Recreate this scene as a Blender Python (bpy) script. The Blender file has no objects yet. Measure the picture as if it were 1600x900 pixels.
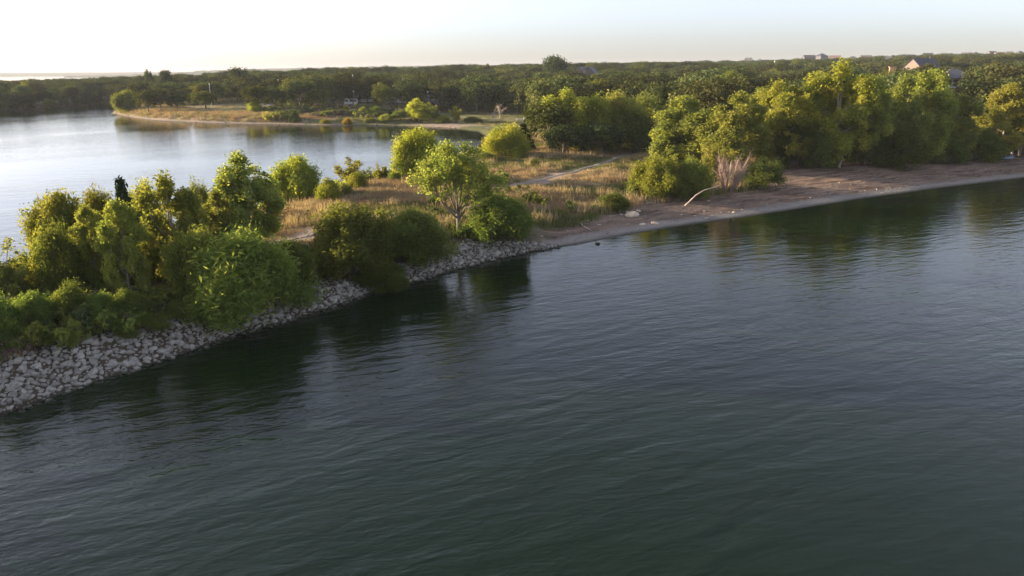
import bpy, math, random
import numpy as np
from mathutils import Vector, Matrix

# ------------------------------------------------------------------ camera, sky, sun, exposure
sc = bpy.context.scene
col = sc.collection
CAM_H = 17.0
cam_d = bpy.data.cameras.new('drone_camera'); cam = bpy.data.objects.new('drone_camera', cam_d); col.objects.link(cam)
sc.camera = cam
cam_d.sensor_width = 36.0; cam_d.lens = 36.0 * 1120 / 1600; cam_d.clip_start = 0.5; cam_d.clip_end = 40000
PITCH = math.atan((450 - 111.3) / 1120.0); ROLL = math.radians(0.30)
_f = Vector((0, math.cos(PITCH), -math.sin(PITCH))); _r0 = Vector((1, 0, 0)); _u0 = _r0.cross(_f)
_r = math.cos(ROLL) * _r0 - math.sin(ROLL) * _u0; _u = math.cos(ROLL) * _u0 + math.sin(ROLL) * _r0
_m = Matrix((_r, _u, -_f)).transposed().to_4x4(); _m.translation = (0, 0, CAM_H)
cam.matrix_world = _m

SUN_EL, SUN_AZ = 8.5, -75.0      # azimuth measured from +Y towards +X: low sun out to the left
world = bpy.data.worlds.new('World'); sc.world = world; world.use_nodes = True
wn = world.node_tree.nodes; wl = world.node_tree.links
bg = wn['Background']; bg.inputs['Strength'].default_value = 0.13
sky = wn.new('ShaderNodeTexSky'); sky.sky_type = 'NISHITA'; sky.sun_disc = False
sky.sun_elevation = math.radians(SUN_EL); sky.sun_rotation = math.radians(SUN_AZ)
sky.altitude = 150; sky.air_density = 0.8; sky.dust_density = 1.5; sky.ozone_density = 3.5
hsv = wn.new('ShaderNodeHueSaturation'); hsv.inputs['Saturation'].default_value = 0.52
tint = wn.new('ShaderNodeMix'); tint.data_type = 'RGBA'; tint.blend_type = 'MULTIPLY'; tint.inputs[0].default_value = 1; tint.inputs[7].default_value = (1.055, .957, .945, 1)
wl.new(sky.outputs[0], hsv.inputs['Color']); wl.new(hsv.outputs[0], tint.inputs[6]); wl.new(tint.outputs[2], bg.inputs['Color'])
sun_d = bpy.data.lights.new('sun', 'SUN'); sun = bpy.data.objects.new('sun', sun_d); col.objects.link(sun)
sun_d.energy = 5.0; sun_d.angle = math.radians(0.6); sun_d.color = (1.0, 0.78, 0.51)
_sd = Vector((math.sin(math.radians(SUN_AZ)) * math.cos(math.radians(SUN_EL)), math.cos(math.radians(SUN_AZ)) * math.cos(math.radians(SUN_EL)), math.sin(math.radians(SUN_EL))))
sun.rotation_euler = _sd.to_track_quat('Z', 'Y').to_euler(); sun.location = (0, 0, 80)
sc.view_settings.view_transform = 'Standard'; sc.view_settings.look = 'None'; sc.view_settings.gamma = 1
sc.view_settings.exposure = 1.75
sc.cycles.max_bounces = 8; sc.cycles.diffuse_bounces = 4; sc.cycles.glossy_bounces = 3; sc.cycles.transmission_bounces = 4
sc.cycles.volume_bounces = 0; sc.cycles.transparent_max_bounces = 4
sc.cycles.caustics_reflective = False; sc.cycles.caustics_refractive = False
sc.cycles.sample_clamp_indirect = 4.0

#TERRAIN_BEGIN
# ------------------------------------------------------------------ the lie of the land (metres; x right, y away)
NEAR_SHORE = [(-75, -30), (-48, 8), (-29.72, 29.58), (-26.62, 33.74), (-23.96, 37.95), (-21.69, 40.96), (-18.37, 45.98), (-15.96, 48.16), (-13.59, 51.60), (-11.31, 55.00), (-8.61, 57.86), (-5.65, 61.00), (-2.38, 64.71), (1.90, 68.33), (6.55, 71.20), (12.49, 75.83), (18.96, 80.01), (26.89, 84.61), (36.87, 90.60), (48.52, 97.95), (61.45, 105.34), (75.50, 112.51), (83.23, 116.46), (114.00, 128.12), (182.92, 147.63), (325.36, 176.04)]
BAY_SHORE = [(-50.01, 39.85), (-47.57, 50.50), (-43.51, 58.51), (-40.23, 64.10), (-37.42, 74.54), (-34.50, 84.69), (-30.13, 92.97), (-26.48, 105.85), (-21.09, 118.81), (-14.08, 133.33), (-8.39, 148.38), (-6.38, 173.27), (-7.06, 197.64), (-10.21, 217.32), (-19.88, 230.53), (-37.66, 241.49), (-54.79, 242.72), (-77.85, 248.85), (-97.50, 254.95), (-114.15, 262.71), (-130.22, 272.59), (-148.04, 289.15), (-176.87, 325.16), (-188.56, 350.42), (-189.67, 375.18), (-194.50, 396.59), (-225.14, 419.42), (-239.91, 421.16), (-238.39, 394.20), (-242.69, 374.24), (-250.95, 362.57), (-279.43, 322.29), (-310.05, 236.93)]
LAND = NEAR_SHORE + [(700, 260), (9500, 600), (9500, 9500), (2600, 9500), (500, 3300), (-60, 1500), (-260, 1020), (-560, 860), (-900, 820), (-1500, 900), (-1500, 420)] + BAY_SHORE[::-1] + [(-95, -30)]
FAR_LAND = [(-2090, 3480), (-1400, 3250), (-500, 3200), (300, 3300), (2600, 4800), (2600, 9500), (-2600, 9500), (-2400, 5200)]
FAR_SHORE = [(-9000, 5600), (-3900, 5450), (-2200, 5200), (-2200, 9500), (-9000, 9500)]

def inside(poly, x, y):
    r = np.zeros(x.shape, bool); n = len(poly)
    for i in range(n):
        x0, y0 = poly[i]; x1, y1 = poly[(i + 1) % n]
        if y0 == y1: continue
        c = ((y0 > y) != (y1 > y)) & (x < (x1 - x0) * (y - y0) / (y1 - y0) + x0)
        r ^= c
    return r

def line_dist(pts, x, y, closed=False):
    d = np.full(x.shape, 1e9); n = len(pts)
    for i in range(n if closed else n - 1):
        x0, y0 = pts[i]; x1, y1 = pts[(i + 1) % n]
        dx, dy = x1 - x0, y1 - y0
        t = np.clip(((x - x0) * dx + (y - y0) * dy) / (dx * dx + dy * dy), 0, 1)
        d = np.minimum(d, np.hypot(x - x0 - t * dx, y - y0 - t * dy))
    return d

def hash2(ix, iy, s):
    h = (ix * 374761393 + iy * 668265263 + s * 974634777) & 0x7fffffff
    h = ((h ^ (h >> 13)) * 1274126177) & 0x7fffffff
    return ((h ^ (h >> 16)) & 0xffff) / 65535.0

def vnoise(x, y, s=0):
    fx, fy = np.floor(x), np.floor(y); ix, iy = fx.astype(np.int64), fy.astype(np.int64)
    u, v = x - fx, y - fy; u = u * u * (3 - 2 * u); v = v * v * (3 - 2 * v)
    a, b = hash2(ix, iy, s), hash2(ix + 1, iy, s); c, d = hash2(ix, iy + 1, s), hash2(ix + 1, iy + 1, s)
    return (a * (1 - u) + b * u) * (1 - v) + (c * (1 - u) + d * u) * v

def fbm(x, y, s=0, o=4):
    r = 0; a = 0.5; t = 0
    for k in range(o): r = r + a * vnoise(x * 2 ** k, y * 2 ** k, s + k); t += a; a *= 0.5
    return r / t

def sstep(a, b, x):
    t = np.clip((x - a) / (b - a), 0, 1); return t * t * (3 - 2 * t)

RISE_D = [0, 150, 200, 260, 300, 400, 600, 800, 1000, 1500, 3000, 12000]
RISE_A = [-40, -33, -24, -10, 2, 16, 32, 45]      # bearing, degrees
RISE_Z = [[0, 0, 0, 0, 0, .5, 1, 1, 0, 0, 0, 0], [0, 0, 0, 0, 0, .6, 1.3, 1, 0, 0, 0, 0], [0, 0, 0, 0, .6, 2, 4.5, 4, 3, 1, 0, 0],
          [0, 0, 0, 0, 1.2, 4, 8.3, 9, 8, 7, 6, 6], [0, 0, 0, .5, 1.8, 5, 11, 13, 14, 15, 15, 15], [0, 0, 0, .8, 2.2, 6, 11.5, 14, 16.5, 18, 20, 20],
          [0, 0, .5, 2, 4, 7.5, 13.5, 18, 22, 24, 24, 24], [0, 0, .5, 2.5, 4.5, 8, 14.5, 19.5, 24, 26, 26, 26]]

def land_d(x, y):
    d = line_dist(LAND, x, y, True)
    return np.where(inside(LAND, x, y), d, -d)

def rise(x, y):
    D = np.hypot(x, y); A = np.degrees(np.arctan2(x, y))
    cols_ = np.array([np.interp(D, RISE_D, r) for r in RISE_Z])
    A = np.clip(A, RISE_A[0], RISE_A[-1] - 1e-6)
    k = np.searchsorted(RISE_A, A, side='right') - 1; k = np.clip(k, 0, len(RISE_A) - 2)
    a0 = np.array(RISE_A, float)[k]; a1 = np.array(RISE_A, float)[k + 1]; t = (A - a0) / (a1 - a0); t = t * t * (3 - 2 * t)
    idx = np.arange(x.size).reshape(x.shape)
    cf = cols_.reshape(len(RISE_A), -1)
    return cf[k, idx] * (1 - t) + cf[k + 1, idx] * t

def rip(x, y):
    """1 on the stone-faced stretch of the near shore, 0 on the open beach"""
    return 1 - sstep(1.0, 5.0, x)

def ground(x, y, full=False):
    x = np.atleast_1d(np.asarray(x, float)); y = np.atleast_1d(np.asarray(y, float))
    d = land_d(x, y)
    dn = line_dist(NEAR_SHORE, x, y); db = line_dist(BAY_SHORE, x, y)
    nearside = dn < db
    R = rip(x, y)
    wob = fbm(x * .22, y * .22, 5) - .5
    p_rip = 1.75 * sstep(-1.2, 4.6, dn) - .16
    p_beach = 1.25 * (1 - np.exp(-np.maximum(dn, 0) / 8.0))
    p_near = np.where(nearside, R * p_rip + (1 - R) * p_beach, 0)
    farbank = y > 205
    p_bay = np.where(farbank, .5 * sstep(0, 3, db) + 1.0 * sstep(4.0 + 3 * wob, 6.5 + 3 * wob, db) * (x < -35) + .3 * sstep(6, 30, db), 1.5 * sstep(0, 9, db))
    p_in = np.minimum(np.where(nearside, p_near, 1.7), np.where(nearside, 9, p_bay))
    w = sstep(-3, 3, dn - db)
    pn = R * p_rip + (1 - R) * p_beach
    z = pn * (1 - w) + p_bay * w
    z = z + (fbm(x * .35, y * .35, 1) - .5) * .35 * sstep(1.5, 6, d) + (fbm(x * .05, y * .05, 9) - .5) * 1.0 * sstep(4, 20, d)
    z = z + rise(x, y) * sstep(0, 12, d)
    z = np.where(d < 0, np.maximum(-2.6, d * .35), z)
    df = line_dist(FAR_LAND, x, y, True); df = np.where(inside(FAR_LAND, x, y), df, -df)
    hz = sstep(0, 900, df) * (30 + 16 * sstep(-1800, 200, x)) + (fbm(x * .012, y * .004, 21, 3) - .5) * 9 * sstep(0, 200, df) + (vnoise(x * .06, y * .06, 3)) * 5 * sstep(0, 30, df)
    z = np.where(df > 0, 3 + hz, z)
    ds = line_dist(FAR_SHORE, x, y, True); ds = np.where(inside(FAR_SHORE, x, y), ds, -ds)
    z = np.where(ds > 0, 6 + 16 * sstep(0, 700, ds) + (fbm(x * .006, y * .003, 31, 3) - .5) * 9 + vnoise(x * .05, y * .05, 4) * 4, z)
    if full: return z, d, dn, db
    return z

def gz(x, y): return float(ground([x], [y])[0])

# open ground that carries no forest: peninsula meadow, park lawns, camp ground front
WOOD_FRONT = [(-182.08, 337.24), (-157.14, 324.20), (-147.19, 324.13), (-137.68, 332.07), (-131.75, 339.18), (-117.02, 326.74), (-108.77, 331.87), (-98.21, 325.24), (-86.02, 311.45), (-76.26, 315.82), (-52.15, 302.83), (-37.39, 289.86), (-24.49, 286.01), (-14.73, 289.58), (0.34, 276.35), (9.04, 263.84), (9.97, 222.54), (15, 196), (30, 186), (52, 163), (75, 158), (110, 170), (150, 190), (260, 230)]
WOODS = WOOD_FRONT + [(500, 262), (9500, 700), (9500, 9500), (2600, 9500), (500, 3300), (-60, 1500), (-260, 1020), (-560, 860), (-900, 820), (-1500, 900), (-1500, 420)] + [(-298.77, 228.42), (-269.36, 310.79), (-242.62, 350.68), (-234.85, 362.28), (-231.03, 382.17), (-231.49, 406.51), (-217.22, 404.79), (-183.88, 380.39), (-171.28, 340.38)]
CLEAR = [(211.3, 385, 13.5), (202.8, 369.6, 10.5), (192.3, 350.4, 10.5), (181.7, 331.1, 10.5), (169.0, 308.0, 10.5), (163.8, 320, 11.7), (157.2, 307.2, 8.7), (149.1, 291.2, 8.7), (140.9, 275.2, 8.7), (131.0, 256.0, 8.7), (227.0, 400, 9.2), (217.9, 384.0, 6.2), (206.6, 364.0, 6.2), (195.2, 344.0, 6.2), (181.6, 320.0, 6.2), (215.6, 620, 14.2), (209.1, 601.4, 9.0), (202.7, 582.8, 9.0), (226.6, 600, 8.0), (219.8, 582.0, 4.0), (213.0, 564.0, 4.0), (45.5, 430, 8.6), (43.7, 412.8, 5.6), (41.4, 391.3, 5.6), (39.1, 369.8, 5.6), (36.4, 344.0, 5.6), (39.9, 425, 8.6), (38.3, 408.0, 5.6), (36.3, 386.8, 5.6), (34.3, 365.5, 5.6), (31.9, 340.0, 5.6), (210.7, 330, 19.1), (202.3, 316.8, 16.1), (191.7, 300.3, 16.1), (181.2, 283.8, 16.1), (168.6, 264.0, 16.1), (200.3, 290, 9.8), (192.3, 278.4, 6.8), (182.3, 263.9, 6.8), (172.3, 249.4, 6.8), (160.2, 232.0, 6.8), (198.9, 420, 11.7), (190.9, 403.2, 8.7), (181.0, 382.2, 8.7), (171.1, 361.2, 8.7), (159.1, 336.0, 8.7), (248.8, 560, 12.9), (238.8, 537.6, 9.9), (226.4, 509.6, 9.9), (214.0, 481.6, 9.9), (199.0, 448.0, 9.9), (354.0, 1120, 8.6), (343.4, 1086.4, 4.5), (332.8, 1052.8, 4.5), (381.2, 1150, 9.8), (369.8, 1115.5, 5.5), (358.3, 1081.0, 5.5), (428.2, 1080, 12.3), (415.4, 1047.6, 7.5), (402.5, 1015.2, 7.5), (458.1, 1110, 12.3), (444.4, 1076.7, 7.5), (430.6, 1043.4, 7.5), (456.5, 1060, 12.3), (442.8, 1028.2, 7.5), (429.1, 996.4, 7.5), (454.6, 1000, 12.3), (441.0, 970.0, 7.5), (427.3, 940.0, 7.5), (379.3, 760, 8.6), (367.9, 737.2, 4.5), (356.5, 714.4, 4.5), (393.5, 775, 11.1), (381.7, 751.8, 6.5), (369.9, 728.5, 6.5), (421.9, 800, 8.6), (409.2, 776.0, 4.5), (396.6, 752.0, 4.5), (436.1, 815, 8.6), (423.0, 790.5, 4.5), (409.9, 766.1, 4.5), (643.2, 1100, 8.6), (623.9, 1067.0, 4.5), (604.6, 1034.0, 4.5), (677.9, 1120, 11.1), (657.6, 1086.4, 6.5), (637.2, 1052.8, 6.5), (648.1, 1050, 11.1), (628.7, 1018.5, 6.5), (609.2, 987.0, 6.5), (702.5, 1100, 9.8), (681.4, 1067.0, 5.5), (660.3, 1034.0, 5.5), (687.8, 1060, 9.8), (667.2, 1028.2, 5.5), (646.5, 996.4, 5.5), (741.1, 1120, 8.6), (718.9, 1086.4, 4.5), (696.6, 1052.8, 4.5), (729.5, 1080, 11.1), (707.6, 1047.6, 6.5), (685.7, 1015.2, 6.5), (756.2, 1100, 11.1), (733.5, 1067.0, 6.5), (710.8, 1034.0, 6.5), (637.0, 1150, 11.1), (617.9, 1115.5, 6.5), (598.8, 1081.0, 6.5), (528.4, 1120, 12.3), (512.5, 1086.4, 7.5), (496.7, 1052.8, 7.5), (173.7, 292, 11), (165.0, 277.4, 8.5), (156.3, 262.8, 8.5), (147.6, 248.2, 8.5), (139.0, 233.6, 8.5), (130.3, 219.0, 8.5), (121.6, 204.4, 8.5), (112.9, 189.8, 8.5), (104.2, 175.2, 8.5), (95.5, 160.6, 8.5), (86.8, 146.0, 8.5), (-77.3, 317.3, 5.5), (-75.0, 307.8, 4.5), (-73.0, 299.8, 4), (-70.7, 290.3, 3.5), (-65.7, 304.0, 5.5), (-63.7, 294.9, 4.5), (-62.1, 287.3, 4), (-60.1, 278.2, 3.5), (-60.2, 318.4, 5.5), (-58.4, 308.9, 4.5), (-56.9, 300.9, 4), (-55.1, 291.3, 3.5), (-51.0, 314.2, 5.5), (-49.5, 304.8, 4.5), (-48.2, 296.9, 4), (-46.7, 287.5, 3.5), (-36.3, 322.0, 5.5), (-35.3, 312.4, 4.5), (-34.3, 304.3, 4), (-33.3, 294.7, 3.5), (-48.1, 320.1, 5.5), (-46.6, 310.5, 4.5), (-45.4, 302.5, 4), (-44.0, 292.9, 3.5), (-31.4, 311.9, 5.5), (-30.5, 302.5, 4.5), (-29.7, 294.7, 4), (-28.8, 285.4, 3.5)]

def forest_points():
    rng = np.random.default_rng(11); out = []
    for (r0, r1, sp, s0) in ((140, 330, 9.0, 1.15), (330, 620, 9.6, .95), (620, 1150, 11.5, .9), (1150, 2000, 17, 1.1), (2000, 3600, 32, 1.3)):
        n = int(2 * r1 / sp)
        gx, gy = np.meshgrid((np.arange(n) - n / 2) * sp, np.arange(int(r1 / sp) + 1) * sp)
        gx = gx.ravel() + (rng.random(gx.size) - .5) * sp * .85; gy = gy.ravel() + (rng.random(gy.size) - .5) * sp * .85
        D = np.hypot(gx, gy); A = np.degrees(np.arctan2(gx, gy))
        k = (D >= r0) & (D < r1) & (A > -42) & (A < 42); gx, gy = gx[k], gy[k]
        k = inside(WOODS, gx, gy)
        gx, gy = gx[k], gy[k]
        for (cx, cy, cr) in CLEAR:
            k = np.hypot(gx - cx, gy - cy) > cr; gx, gy = gx[k], gy[k]
        rr = rng.random(gx.size)
        big = fbm(gx * .02, gy * .02, 44, 2)
        h = s0 * (6.4 + 5.6 * rr ** 1.3 + 3.0 * (big - .4))
        A = np.degrees(np.arctan2(gx, gy)); h *= 1 - .12 * (A < -22)
        kind = np.where(rng.random(gx.size) < .90, rng.integers(0, 4, gx.size), rng.integers(4, 6, gx.size))
        out.append(np.stack([gx, gy, ground(gx, gy) - .15, h, rng.random(gx.size) * 6.283, kind, h * (.85 + .45 * rng.random(gx.size)) * (1 + (sp > 12) * sp / 30)], 1))
    return np.concatenate(out)
#TERRAIN_END

# ------------------------------------------------------------------ helpers
def tag(o, label=None, cat=None, group=None, kind=None):
    if label: o['label'] = label
    if cat: o['category'] = cat
    if group: o['group'] = group
    if kind: o['kind'] = kind
    return o

def link(o, parent=None):
    col.objects.link(o)
    if parent: o.parent = parent
    return o

def empty(name, loc, rz=0):
    o = bpy.data.objects.new(name, None); o.location = loc; o.rotation_euler = (0, 0, rz); o.empty_display_size = .3
    return link(o)

def np_mesh(name, V, Fs, mats, mat_idx=None, attrs=None, smooth=False):
    """Fs: list of (n,k) index arrays"""
    me = bpy.data.meshes.new(name)
    V = np.asarray(V, np.float32)
    me.vertices.add(len(V)); me.vertices.foreach_set('co', V.ravel())
    loops = np.concatenate([f.ravel() for f in Fs]).astype(np.int32)
    sizes = np.concatenate([np.full(len(f), f.shape[1]) for f in Fs]).astype(np.int32)
    starts = np.concatenate([[0], np.cumsum(sizes)[:-1]]).astype(np.int32)
    me.loops.add(len(loops)); me.loops.foreach_set('vertex_index', loops)
    me.polygons.add(len(sizes)); me.polygons.foreach_set('loop_start', starts); me.polygons.foreach_set('loop_total', sizes)
    if mat_idx is not None: me.polygons.foreach_set('material_index', np.asarray(mat_idx, np.int32))
    if smooth: me.polygons.foreach_set('use_smooth', np.ones(len(sizes), bool))
    for m in mats: me.materials.append(m)
    for (an, dom, arr) in (attrs or []):
        a = me.attributes.new(an, 'FLOAT', dom); a.data.foreach_set('value', np.asarray(arr, np.float32))
    me.update(calc_edges=True); me.validate()
    return me

class MB:
    def __init__(self): self.v = []; self.f = []; self.m = []
    def add(self, vs, fs, mi=0):
        b = len(self.v); self.v += [tuple(p) for p in vs]; self.f += [tuple(i + b for i in f) for f in fs]; self.m += [mi] * len(fs)
    def box(self, c, s, rz=0, mi=0, taper=1.0):
        cx, cy, cz = c; sx, sy, sz = s[0] / 2, s[1] / 2, s[2] / 2; co, si = math.cos(rz), math.sin(rz); vs = []
        for z, t in ((-sz, 1), (sz, taper)):
            for x, y in ((-sx, -sy), (sx, -sy), (sx, sy), (-sx, sy)):
                x, y = x * t, y * t; vs.append((cx + x * co - y * si, cy + x * si + y * co, cz + z))
        self.add(vs, [(0, 3, 2, 1), (4, 5, 6, 7), (0, 1, 5, 4), (1, 2, 6, 5), (2, 3, 7, 6), (3, 0, 4, 7)], mi)
    def tube(self, pts, rad, n=6, mi=0, cap=True):
        pts = [Vector(p) for p in pts]; rings = []
        for i, p in enumerate(pts):
            t = (pts[min(i + 1, len(pts) - 1)] - pts[max(i - 1, 0)])
            if t.length < 1e-6: t = Vector((0, 0, 1))
            t.normalize(); a = t.cross(Vector((0.3, 0.9, .1)));
            if a.length < .05: a = t.cross(Vector((1, 0, 0)))
            a.normalize(); b = t.cross(a); r = rad[i] if hasattr(rad, '__len__') else rad
            rings.append([p + (a * math.cos(2 * math.pi * k / n) + b * math.sin(2 * math.pi * k / n)) * r for k in range(n)])
        vs = [q for ring in rings for q in ring]; fs = []
        for i in range(len(pts) - 1):
            for k in range(n): fs.append((i * n + k, i * n + (k + 1) % n, (i + 1) * n + (k + 1) % n, (i + 1) * n + k))
        if cap: fs.append(tuple(range(n))[::-1]); fs.append(tuple((len(pts) - 1) * n + k for k in range(n)))
        self.add(vs, fs, mi)
    def mesh(self, name, mats, smooth=False):
        me = bpy.data.meshes.new(name); me.from_pydata(self.v, [], self.f)
        for m in (mats if isinstance(mats, (list, tuple)) else [mats]): me.materials.append(m)
        me.polygons.foreach_set('material_index', self.m)
        if smooth: me.polygons.foreach_set('use_smooth', [True] * len(self.f))
        me.update(); return me
    def build(self, name, mats, parent=None, smooth=False):
        return link(bpy.data.objects.new(name, self.mesh(name, mats, smooth)), parent)

# ------------------------------------------------------------------ materials
def nt(name):
    m = bpy.data.materials.new(name); m.use_nodes = True; t = m.node_tree
    for n in list(t.nodes): t.nodes.remove(n)
    out = t.nodes.new('ShaderNodeOutputMaterial')
    return m, t, out
def N(t, ty, **kw):
    n = t.nodes.new(ty)
    for k, v in kw.items():
        if k.startswith('i_'):
            key = k[2:].replace('_', ' ')
            n.inputs[int(key) if key.isdigit() else key].default_value = v
        else: setattr(n, k, v)
    return n
def mixc(t, fac, a, b, bt='MIX'):
    n = t.nodes.new('ShaderNodeMix'); n.data_type = 'RGBA'; n.blend_type = bt; n.clamp_factor = True
    for s, v in ((n.inputs[0], fac), (n.inputs[6], a), (n.inputs[7], b)):
        if hasattr(v, 'is_linked'): t.links.new(v, s)
        elif isinstance(v, (int, float)): s.default_value = v
        else: s.default_value = (*v[:3], 1)
    return n.outputs[2]
def ramp(t, src, stops):
    n = t.nodes.new('ShaderNodeValToRGB'); e = n.color_ramp.elements
    while len(e) < len(stops): e.new(.5)
    for q, (p, c) in zip(e, stops): q.position = p; q.color = (c, c, c, 1) if isinstance(c, (int, float)) else (*c[:3], 1)
    t.links.new(src, n.inputs[0]); return n.outputs[0]
def noise(t, scale, detail=4, rough=.55, vec=None):
    n = N(t, 'ShaderNodeTexNoise'); n.inputs['Scale'].default_value = scale; n.inputs['Detail'].default_value = detail; n.inputs['Roughness'].default_value = rough
    if vec is not None: t.links.new(vec, n.inputs['Vector'])
    return n.outputs[0]
def math_(t, op, a, b=None):
    n = N(t, 'ShaderNodeMath', operation=op)
    for i, v in enumerate((a, b)):
        if v is None: continue
        if hasattr(v, 'is_linked'): t.links.new(v, n.inputs[i])
        else: n.inputs[i].default_value = v
    return n.outputs[0]

def plain(name, c, rough=.8, var=.25, scale=3.0, metallic=0, bump=0):
    m, t, out = nt(name); p = N(t, 'ShaderNodeBsdfPrincipled'); p.inputs['Roughness'].default_value = rough; p.inputs['Metallic'].default_value = metallic
    g = N(t, 'ShaderNodeTexCoord').outputs['Object']; nz = noise(t, scale, 5, .6, g)
    cc = mixc(t, nz, [x * (1 - var) for x in c], [min(1, x * (1 + var)) for x in c])
    t.links.new(cc, p.inputs['Base Color'])
    if bump:
        b = N(t, 'ShaderNodeBump'); b.inputs['Distance'].default_value = bump; t.links.new(nz, b.inputs['Height']); t.links.new(b.outputs[0], p.inputs['Normal'])
    t.links.new(p.outputs[0], out.inputs[0]); return m

def leaf_mat(name, ca, cb, trans=.35, tc=1.5, vr=.5):
    """two hues mixed by the clump and leaf value stored on the mesh, times the object's own tint"""
    m, t, out = nt(name)
    a = N(t, 'ShaderNodeAttribute', attribute_name='hue'); oi = N(t, 'ShaderNodeObjectInfo')
    c = mixc(t, a.outputs['Fac'], ca, cb)
    rv = N(t, 'ShaderNodeHueSaturation'); t.links.new(c, rv.inputs['Color'])
    t.links.new(math_(t, 'ADD', math_(t, 'MULTIPLY', oi.outputs['Random'], .03), .488), rv.inputs['Hue'])
    t.links.new(math_(t, 'ADD', math_(t, 'MULTIPLY', oi.outputs['Random'], vr), 1 - vr / 2), rv.inputs['Value'])
    c2 = mixc(t, 1.0, rv.outputs[0], oi.outputs['Color'], 'MULTIPLY')
    d = N(t, 'ShaderNodeBsdfDiffuse'); t.links.new(c2, d.inputs[0])
    tr = N(t, 'ShaderNodeBsdfTranslucent'); t.links.new(mixc(t, 1.0, c2, (tc, tc * .95, tc * .5), 'MULTIPLY'), tr.inputs[0])
    mx = N(t, 'ShaderNodeMixShader'); mx.inputs[0].default_value = trans
    t.links.new(d.outputs[0], mx.inputs[1]); t.links.new(tr.outputs[0], mx.inputs[2])
    t.links.new(mx.outputs[0], out.inputs[0]); return m

M = {}
M['leaf_cotton'] = leaf_mat('leaf_cottonwood', (.14, .18, .05), (.31, .325, .09), .5, 1.6)
M['leaf_willow'] = leaf_mat('leaf_willow', (.10, .14, .04), (.215, .235, .065), .48, 1.6)
M['leaf_oak'] = leaf_mat('leaf_oak', (.034, .052, .021), (.095, .108, .038), .2, 1.5, 1.0)
M['leaf_juniper'] = leaf_mat('leaf_juniper', (.018, .034, .016), (.04, .055, .022), .12)
M['leaf_dry'] = leaf_mat('leaf_dry_twig', (.17, .12, .10), (.27, .20, .17), .1, 1.1)
M['grass_dry'] = leaf_mat('grass_dry', (.32, .25, .155), (.48, .37, .24), .3, 1.1)
M['grass_green'] = leaf_mat('grass_green', (.085, .105, .04), (.20, .20, .09), .35, 1.2)
M['grass_red'] = leaf_mat('grass_russet', (.28, .18, .12), (.38, .26, .17), .3, 1.1)
M['reed'] = leaf_mat('reed_leaf', (.08, .10, .04), (.15, .17, .07), .3, 1.2)
M['bark'] = plain('bark_grey_brown', (.17, .14, .115), .9, .4, 6, bump=.03)
M['bark_pale'] = plain('bark_pale', (.30, .26, .22), .85, .35, 4, bump=.03)
M['bark_dead'] = plain('bark_bleached', (.40, .33, .29), .85, .3, 4)
M['twig'] = plain('dry_twigs', (.25, .175, .155), .9, .3, 2)
M['driftwood'] = plain('driftwood', (.50, .40, .31), .85, .25, 8, bump=.02)
M['stone'] = None

def stone_mat(name, a, b):
    m, t, out = nt(name); p = N(t, 'ShaderNodeBsdfPrincipled'); p.inputs['Roughness'].default_value = .9
    g = N(t, 'ShaderNodeTexCoord').outputs['Object']; oi = N(t, 'ShaderNodeObjectInfo').outputs['Random']
    nz = noise(t, 5, 6, .65, g)
    c = mixc(t, oi, a, b); c = mixc(t, ramp(t, nz, [(.35, 0), (.7, 1)]), mixc(t, 1.0, c, (.62, .60, .56), 'MULTIPLY'), c)
    geo = N(t, 'ShaderNodeNewGeometry'); sx = N(t, 'ShaderNodeSeparateXYZ'); t.links.new(geo.outputs['Position'], sx.inputs[0])
    wet = ramp(t, sx.outputs['Z'], [(.0, 1), (.07, .9), (.17, 0)])       # algae and wet stone up to the splash line
    c = mixc(t, wet, c, (.035, .036, .02))
    t.links.new(c, p.inputs['Base Color'])
    b_ = N(t, 'ShaderNodeBump'); b_.inputs['Distance'].default_value = .03; t.links.new(nz, b_.inputs['Height']); t.links.new(b_.outputs[0], p.inputs['Normal'])
    t.links.new(p.outputs[0], out.inputs[0]); return m
M['stone'] = stone_mat('limestone', (.25, .235, .205), (.48, .45, .395))
M['boulder'] = plain('boulder_sandstone', (.52, .43, .31), .9, .2, 3, bump=.05)

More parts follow.
